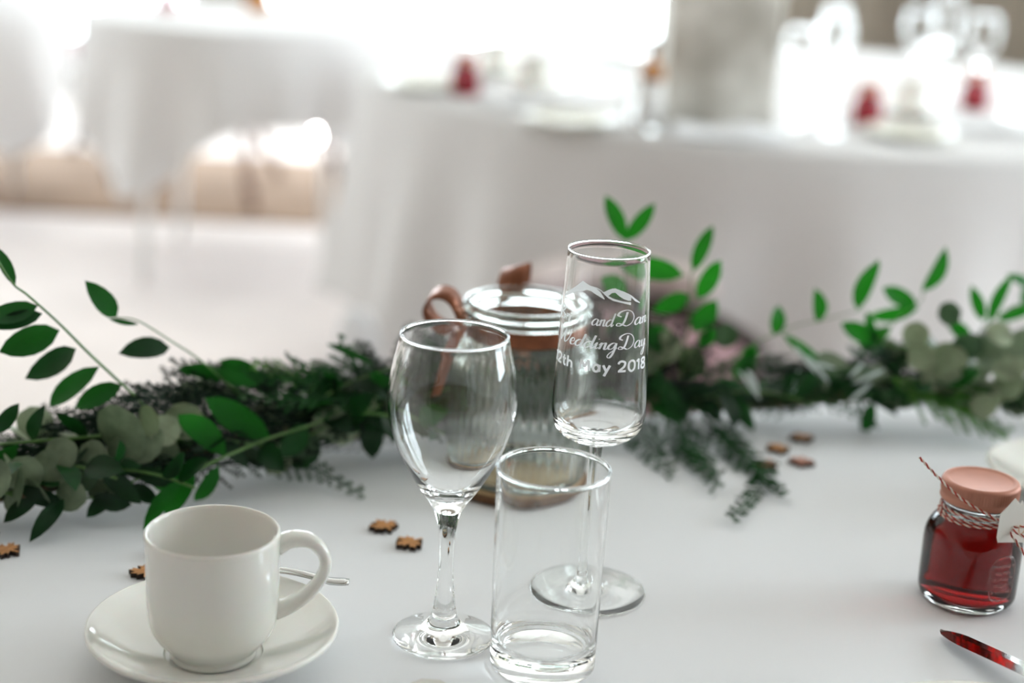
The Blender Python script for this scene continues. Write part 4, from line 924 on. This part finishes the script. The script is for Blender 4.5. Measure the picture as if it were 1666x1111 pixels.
def frond_vf(pts, width, seed):
    rnd = random.Random(seed); P = [Vector(q) for q in cr(pts, 10)]; V, Fc = [], []
    L = sum((P[i + 1] - P[i]).length for i in range(len(P) - 1))
    def spike(a, b, r):
        d = (b - a); n = d.orthogonal().normalized() * r; q = d.cross(n).normalized() * r; k = len(V); mid = a + d * .45
        V.extend([a, mid + n, mid - n * .5 + q * .87, mid - n * .5 - q * .87, b])
        Fc.extend([(k, k + 2, k + 1), (k, k + 3, k + 2), (k, k + 1, k + 3), (k + 4, k + 1, k + 2), (k + 4, k + 2, k + 3), (k + 4, k + 3, k + 1)])
    tv_, tf_ = tube(P, [.0011 * (1 - .8 * i / len(P)) + .0003 for i in range(len(P))], 5)
    V.extend(tv_); Fc.extend(tf_)
    f0 = Vector((rnd.uniform(-.3, .3), -.6, .8)); d = 0; nxt = .004; sgn = 1
    for i in range(len(P) - 1):
        seg = P[i + 1] - P[i]; l = seg.length
        while nxt < d + l:
            p = P[i] + seg * ((nxt - d) / l); t = seg.normalized(); s = nxt / L
            nrm = (f0 - t * f0.dot(t)).normalized(); side = t.cross(nrm) * sgn
            bl = width * (.55 + .45 * math.sin(PI * min(1, s * 1.1 + .15))) * (1 - .5 * s) * rnd.uniform(.75, 1.15)
            dr = (t * .75 + side * .85 + nrm * rnd.uniform(-.35, .35)).normalized()
            q = p; nb = max(3, int(bl / .0024)); sg = 1
            for k in range(nb):
                q2 = q + dr * (bl / nb); spike(q - dr * .0004, q2 + dr * .0012, .0007)
                sl = .0070 * (1 - .6 * k / nb) * rnd.uniform(.7, 1.2); sd2 = dr.cross(nrm).normalized() * sg
                spike(q, q + (dr * .8 + sd2 * .75 + nrm * rnd.uniform(-.25, .25)).normalized() * sl, .00062)
                spike(q, q + (dr * .8 - sd2 * .7 + nrm * rnd.uniform(-.25, .25)).normalized() * sl * .9, .00062)
                dr = (dr + t * .05 + Vector((0, 0, -.04))).normalized(); q = q2; sg = -sg
            nxt += .0044 * rnd.uniform(.8, 1.2); sgn = -sgn
        d += l
    zmin = T + .0012 - GO.z
    V = [Vector((v.x, v.y, max(v.z, zmin + .0004 * (i % 5)))) for i, v in enumerate(V)]
    return V, Fc
for i, (pts, w, tone) in enumerate(FROND_DATA):
    tag(obj('cedar_frond', frond_vf([rel(p) for p in pts], w, 40 + i), M['cedar'][1 + tone], gar, smooth=False), kind='stuff')
random.seed(77)
for i in range(34):                        # cedar filling along the vine
    x = -.48 + 1.04 * (i + random.random()) / 34; y = spine_at(x) + random.uniform(-.035, .02); z = T + random.uniform(.012, .045); h = random.choice((-1, 1))
    d = Vector((h, random.uniform(-.55, .25), random.uniform(-.2, .15))).normalized()
    p = [Vector((x, y, z)) + d * .035 * k for k in range(4)]; p[3].z -= .008; p = [Vector((q.x, q.y, max(q.z, T + .004))) for q in p]
    tag(obj('cedar_frond', frond_vf([rel(q) for q in p], .024, 140 + i), M['cedar'][random.choice((0, 0, 1))], gar, smooth=False), kind='stuff')

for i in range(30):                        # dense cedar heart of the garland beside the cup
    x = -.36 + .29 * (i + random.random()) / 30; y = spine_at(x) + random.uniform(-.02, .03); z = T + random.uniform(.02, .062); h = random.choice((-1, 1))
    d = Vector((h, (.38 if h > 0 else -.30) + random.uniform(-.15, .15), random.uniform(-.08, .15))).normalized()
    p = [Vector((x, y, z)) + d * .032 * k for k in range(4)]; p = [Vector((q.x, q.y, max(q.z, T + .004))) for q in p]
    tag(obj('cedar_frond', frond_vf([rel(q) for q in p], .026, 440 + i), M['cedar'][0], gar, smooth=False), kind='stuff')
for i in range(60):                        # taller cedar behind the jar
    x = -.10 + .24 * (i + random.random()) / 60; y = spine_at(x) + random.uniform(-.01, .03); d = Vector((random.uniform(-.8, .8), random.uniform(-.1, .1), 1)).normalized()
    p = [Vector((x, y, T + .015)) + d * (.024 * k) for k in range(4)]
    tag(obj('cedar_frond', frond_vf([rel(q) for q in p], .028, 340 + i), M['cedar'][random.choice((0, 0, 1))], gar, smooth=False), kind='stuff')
# ------------------------------------------------------------------ background tables
def draped_table(loc, r, hem, fold_n, fold_a, label_t, label_c, seed, slim=False, z0=0):
    x0, y0 = loc
    t = empty('round_table', (x0, y0, 0)); tag(t, label_t, 'table')
    obj('table_top', lathe([(0, T - .034), (r - .01, T - .034), (r - .006, T - .02), (r - .01, T - .006), (0, T - .006)], 64), M['brown_wood'], t)
    if slim:
        for k in range(4):
            a = k * PI / 2 + .8; c_, s_ = math.cos(a), math.sin(a)
            obj('leg', tube([(r * .72 * c_, r * .72 * s_, T - .034), (r * .8 * c_, r * .8 * s_, z0)], [.014, .012], 8), M['frame'], t)
    else: obj('pedestal', lathe(cr([(.03, T - .034), (.04, T - .2), (.035, .3), (.06, .12), (.05, .06)], 5), 24), M['brown_wood'], t)
    for k in range(0 if slim else 4):
        a = k * PI / 2 + .4
        obj('leg', tube(cr([(0, 0, .14), (.12 * math.cos(a), .12 * math.sin(a), .10), (.26 * math.cos(a), .26 * math.sin(a), .03), (.30 * math.cos(a), .30 * math.sin(a), .018)], 5), [.025] * 8 + [.02] * 8, 8), M['brown_wood'], t)
    seg = 240; V, Fc = [(x0, y0, T)], []; rows = []
    rnd = random.Random(seed); ph = [rnd.uniform(0, 6.28) for _ in range(6)]
    prof = [(.25, 0), (.6, 0), (.95, 0), (.993, -.001), (1.0, -.008)] + [(None, k / 12) for k in range(1, 13)]
    for a_, b_ in prof:
        ring = []
        for k in range(seg):
            an = 2 * PI * k / seg; hz = hem(an)
            if a_ is not None: rr = r * a_; z = T + b_
            else:
                s = b_; z = (T - .008) + (hz - (T - .008)) * s
                drop = (T - hz)
                fo = math.sin(fold_n * an + ph[0] + 1.2 * math.sin(3 * an + ph[1])) * .6 + .4 * math.sin((fold_n * 1.7 // 1) * an + ph[2])
                rr = r + .004 + .10 * drop * s + fold_a * (s ** 1.2) * (fo + .4)
            ring.append(len(V)); V.append((x0 + rr * math.cos(an), y0 + rr * math.sin(an), z))
        rows.append(ring)
    for k in range(seg): Fc.append((0, rows[0][k], rows[0][(k + 1) % seg]))
    for A, B in zip(rows, rows[1:]):
        for k in range(seg): j = (k + 1) % seg; Fc.append((A[k], B[k], B[j], A[j]))
    tag(obj('tablecloth', (V, Fc), M['cloth_far']), label_c, 'tablecloth')
    return t
BG = (.585, 3.56); BR = .95
draped_table(BG, BR, lambda a: .255 + .03 * math.sin(4 * a + .6) + .012 * math.sin(9 * a), 17, .042, 'large round table under the full white cloth behind the glasses', 'white cloth hanging in soft folds from the large round table', 4)
B2 = (-.80, 4.58); B2R = .46
def hem2(a):
    c = max(0, math.cos(2 * (a + PI / 2 + .50) )) ** 3
    return .49 - .20 * c
draped_table(B2, B2R, hem2, 9, .03, 'small round table under a cloth with pointed corners', 'white cloth with pointed hanging corners on the small far table', 8, True)
B3 = (-2.08, 5.1)
draped_table(B3, .55, lambda a: .46 - .20 * max(0, math.cos(2 * (a + .55))) ** 3, 9, .03, 'far table beyond the dark chair', 'greyish white cloth with a pointed corner beside the dark chair', 9, True, .0135)
tag(obj('floor_band', rbox(-3.6, .1, 5.15, 6.35, 0, .012, .004), M['floor_band']), 'taupe band lying on the pale carpet before the french windows', 'floor_band')  # thin flat taupe strip lying just above the carpet

def chair(name, loc, rz, wood, seat, label, splay=.06):
    t = empty(name, loc, rz); tag(t, label, 'chair')
    obj('seat', rbox(-.21, .21, -.20, .20, .42, .475, .022, 3), M[seat], t)
    obj('seat_rail', join(box(-.19, .19, -.185, -.165, .37, .42), box(-.19, .19, .165, .185, .37, .42), box(-.19, -.17, -.165, .165, .37, .42), box(.17, .19, -.165, .165, .37, .42)), M[wood], t, smooth=False)
    for sx in (-1, 1):
        obj('leg', tube(cr([(sx * .18, -.17, .42), (sx * .185, -.18, .25), (sx * (.18 + splay * .4), -.19, .10), (sx * (.18 + splay), -.21, 0)], 5), .018, 8), M[wood], t)
        obj('leg', tube(cr([(sx * .18, .17, .42), (sx * .18, .18, .25), (sx * .185, .20 + splay * .5, .10), (sx * .19, .22 + splay, 0)], 5), .018, 8), M[wood], t)
        obj('back_post', tube(cr([(sx * .18, .175, .42), (sx * .185, .19, .60), (sx * .18, .22, .78)], 5), .015, 8), M[wood], t)
    obj('top_rail', tube(cr([(-.18, .22, .78), (-.11, .235, .83), (0, .24, .85), (.11, .235, .83), (.18, .22, .78)], 5), .017, 8), M[wood], t)
    obj('splat', rbox(-.05, .05, .195, .210, .47, .82, .004), M[wood], t)
    return t
chair('dining_chair', (-.98, 5.62, .0125), math.radians(-40), 'brown_wood', 'cream_fabric', 'brown wooden chair with cream seat behind the small corner-draped table', .09)
chair('dining_chair', (-1.62, 6.0, .0125), math.radians(70), 'dark_wood', 'mauve', 'dark wooden chair between the two corner-draped tables')
chair('white_chair', (-.28, 5.62, .0125), math.radians(0), 'frame', 'cream_fabric', 'white painted chair catching window light beside the small table')
# low-backed mauve stool tucked towards the large table
st = empty('tub_stool', (.185, 2.37, 0)); tag(st, 'mauve upholstered stool with dark strip for the shaded gap before the round table', 'stool')
obj('seat', lathe(cr([(0, .36), (.17, .365), (.2, .39), (.205, .43), (.19, .455), (.12, .465), (0, .468)], 5), 48), M['mauve'], st)
obj('gap_shade', tube([(.205 * math.cos(a), .205 * math.sin(a), .476 - .02 * abs(math.cos(a)) ** 2) for a in [math.radians(5 + 170 * k / 30) for k in range(31)]], .019, 10), M['dark_wood'], st)  # dark strip stands in for the shade between seat and back
obj('bolster', tube([(.225 * math.cos(a), .225 * math.sin(a), .525 - .03 * abs(math.cos(a)) ** 2) for a in [math.radians(48 + 90 * k / 30) for k in range(31)]], [.012, .022, .027] + [.030] * 25 + [.027, .022, .012], 12), M['pink_fabric'], st)
for k in range(4):
    a = PI / 4 + k * PI / 2
    obj('leg', tube([(.15 * math.cos(a), .15 * math.sin(a), .375), (.18 * math.cos(a), .18 * math.sin(a), 0)], [.02, .013], 8), M['dark_wood'], st)
# white cloth draped over a low stand by the round table's hem
def drape_vf():
    V, Fc = [], []; n = 40; prof = [(0, .435), (.018, .432), (.03, .41), (.045, .34), (.075, .24), (.12, .14), (.16, .06), (.19, .004)]
    for r, z in prof[1:]:
        for k in range(n):
            a = 2 * PI * k / n; s = (.435 - z) / .43; q = r * (1 + .12 * s * math.sin(7 * a + 1)) * (1 + .9 * s * max(0, math.cos(a)))
            V.append((q * math.cos(a), q * math.sin(a) * .7, z))
    V.append((0, 0, .435))
    for i in range(len(prof) - 2):
        for k in range(n): j = (k + 1) % n; Fc.append((i * n + k, (i + 1) * n + k, (i + 1) * n + j, i * n + j))
    for k in range(n): Fc.append((len(V) - 1, k, (k + 1) % n))
    return V, Fc
tag(obj('folded_cloth', drape_vf(), M['cloth'], loc=(-.268, 2.60, 0)), 'peaked white cloth draped on the floor by the round table hem', 'cloth')
fl = empty('added_glint', (-.86, 6.72, 0)); tag(fl, 'added glowing globe standing in for a bright glint by the french window', 'added glint')  # invented glowing globe, stands in for a bright glint near the window
obj('glint_base', lathe([(0, 0), (.05, 0), (.055, .01), (.05, .03), (.03, .035), (0, .035)], 24), M['grey_metal'], fl)
obj('glint_globe', lathe(cr([(.012, .033), (.028, .045), (.030, .062), (.02, .080), (0, .086)], 4), 24), M['lit'], fl)

# things laid on the far tables
def far_jam(x, y, label):
    t = empty('jam_jar', (x, y, T)); tag(t, label, 'jar', 'jam jars on the round table')
    obj('glass_body', lathe(cr([(.022, 0), (.028, .004), (.029, .02), (.0285, .043), (.022, .056), (.0208, .064)], 4) + [(0, .064)], 32), M['jam_far'], t)
    obj('lid', lathe([(.0222, .064), (.0235, .066), (.0233, .078), (.021, .080), (0, .0795)], 40), M['copper'], t)
far_jam(-.118, 3.12, 'red jam jar far back beside the napkins on the round table')
far_jam(.648, 2.97, 'red jam jar in front of the crowded glasses on the round table')
far_jam(.935, 3.28, 'red jam jar beside the tall glasses at the table side')
PG = 'plates on the round table'
for x, y, r, lb in [(-.20, 3.19, .085, 'cream plate at the edge of the round table near the far jam jar'), (.085, 2.80, .085, 'cream plate in front of the glasses left of the small bottle'),
                    (.70, 2.84, .085, 'cream plate in front of the jam jar and the crowded glasses'), (1.05, 3.10, .11, 'wide plate beside the jam jar near the taupe wall'), (.25, 3.95, .12, 'plate on the window side of the round table')]:
    plate_tree('dinner_plate', (x, y, T), r, lb, 'far_plate', PG)
def napkin(x, y, rz, label):
    V, Fc = [], []; n = 14
    for i in range(n + 1):
        for j in range(n + 1):
            u, v = i / n * 2 - 1, j / n * 2 - 1; V.append((u * .10, v * .055, .006 + .022 * (1 - v * v) * (.8 + .2 * math.sin(5 * u)) * (1 - .3 * u * u)))
    for i in range(n):
        for j in range(n): a = i * (n + 1) + j; Fc.append((a, a + n + 1, a + n + 2, a + 1))
    k = len(V); V += [(x_, y_, 0) for x_, y_ in ((-.10, -.055), (-.10, .055), (.10, .055), (.10, -.055))]
    o = obj('napkin', (V, Fc), M['cloth']); o.location = (x, y, T + .0005); o.rotation_euler.z = rz
    o.data.materials[0] = M['cloth']; tag(o, label, 'napkin', 'napkins on the round table')
napkin(.02, 3.02, .15, 'white folded napkin near the table edge with the far jam jar')
napkin(.36, 2.735, 0, 'white folded napkin in front of the mottled grey vase')
napkin(.88, 2.98, -.3, 'white folded napkin beside the jam jar near the taupe wall')
wp = wine_pieces(3)
far_mesh = {p: mesh(*lathe(pr_, 40), p, True, [M['glass']]) for p, pr_ in wp}
fp = flute_pieces(3)
far_flute = {p: mesh(*lathe(pr_, 40), p, True, [M['glass']]) for p, pr_ in fp}
far_tum = mesh(*lathe(tumbler_prof(3), 40), 'tumbler', True, [M['glass']])
def far_glass(kind, x, y, label):
    t = empty({'w': 'wine_glass', 'f': 'champagne_flute', 't': 'highball_tumbler'}[kind], (x, y, T)); tag(t, label, 'glass', 'glassware on the round table')
    if kind == 't': obj('glass_body', far_tum, None, t)
    else:
        for p, me in (far_mesh if kind == 'w' else far_flute).items(): obj(p, me, None, t)
for kind, x, y, lb in [('w', .505, 2.90, 'wine glass beside the mottled grey vase'), ('t', .555, 2.84, 'tumbler beside the mottled grey vase'), ('f', .575, 2.98, 'flute behind the tumbler beside the grey vase'),
                       ('w', .62, 3.20, 'wine glass behind the crowded flute and jam jar'), ('w', .86, 3.50, 'wine glass near the side jam jar, first of the tall group'), ('f', .93, 3.55, 'flute in the tall group near the side jam jar'),
                       ('t', .87, 3.40, 'tumbler in the tall group near the side jam jar'), ('w', .985, 3.45, 'wine glass nearest the taupe wall in the tall group'),
                       ('w', .10, 3.45, 'wine glass against the bright window behind the plates'), ('f', .17, 3.50, 'flute against the bright window'), ('t', .16, 3.35, 'tumbler against the bright window'),
                       ('w', -.10, 3.62, 'wine glass at the window side near the far jam jar'), ('t', .215, 2.95, 'tumbler just behind the small bottle'), ('f', .24, 3.10, 'flute rising behind the small bottle')]:
    far_glass(kind, x, y, lb)
def far_cup(x, y, rz, label, lbs):
    s = copy_tree(saucer); s.location = (x, y, T); s['label'] = lbs; s['group'] = 'saucers on the round table'
    c = copy_tree(cup); c.location = (x, y, T + .0031); c.rotation_euler = (0, 0, rz); c['label'] = label; c['group'] = 'cups on the round table'
far_cup(-.06, 3.42, .5, 'cup behind the far jam jar on the round table', 'saucer behind the far jam jar on the round table')
far_cup(.02, 3.18, 2.0, 'cup between the far jam jar and the window glasses', 'saucer between the far jam jar and the window glasses')
far_cup(.76, 3.10, 1.0, 'cup beside the crowded glasses on the round table', 'saucer beside the crowded glasses on the round table')
vase = empty('square_vase', (.352, 2.92, T)); tag(vase, 'tall square mottled grey stone vase on the round table', 'vase')
obj('body', rbox(-.10, .10, -.10, .10, 0, .46, .008, 3), M['stone'], vase)
obj('rim', join(box(-.108, .108, -.108, -.088, .46, .475), box(-.108, .108, .088, .108, .46, .475), box(-.108, -.088, -.088, .088, .46, .475), box(.088, .108, -.088, .088, .46, .475)), M['stone'], vase, smooth=False)
bt = empty('small_bottle', (.222, 2.775, T)); tag(bt, 'small bottle with amber shoulders and white label beside the vase', 'bottle')
obj('body', lathe(cr([(.018, 0), (.022, .004), (.0225, .04), (.0225, .092)], 5) + [(0, .092)], 32), M['glass'], bt)
obj('label_band', lathe([(.0228, .012), (.0230, .012), (.0230, .088), (.0228, .088)], 32), M['label_white'], bt)
obj('shoulder', lathe(cr([(.0225, .092), (.0215, .105), (.012, .120), (.0095, .130), (.0092, .142)], 5) + [(0, .142)], 32), M['amber'], bt)
obj('cap', lathe([(.0105, .142), (.0108, .143), (.0108, .158), (.010, .160), (0, .160)], 32), M['burnt'], bt)
# small table: jam jar and amber candle glass
t_ = empty('jam_jar', (-1.05, 4.62, T)); tag(t_, 'red jam jar on the small corner-draped table', 'jar')
obj('glass_body', lathe(cr([(.022, 0), (.028, .004), (.029, .02), (.0285, .043), (.022, .056), (.0208, .064)], 4) + [(0, .064)], 32), M['jam_far'], t_)
obj('lid', lathe([(.0222, .064), (.0235, .066), (.0233, .078), (.021, .080), (0, .0795)], 40), M['copper'], t_)
cg = empty('amber_candle_glass', (-.80, 4.72, T)); tag(cg, 'amber candle glass on the small corner-draped table', 'candle glass')
obj('glass_body', lathe(cr([(.03, 0), (.036, .005), (.038, .03), (.036, .07)], 5) + [(.034, .07), (.034, .01), (0, .01)], 32), M['amber'], cg)
obj('candle', lathe([(0, .011), (.028, .011), (.028, .04), (.026, .042), (0, .041)], 24), M['label_white'], cg)
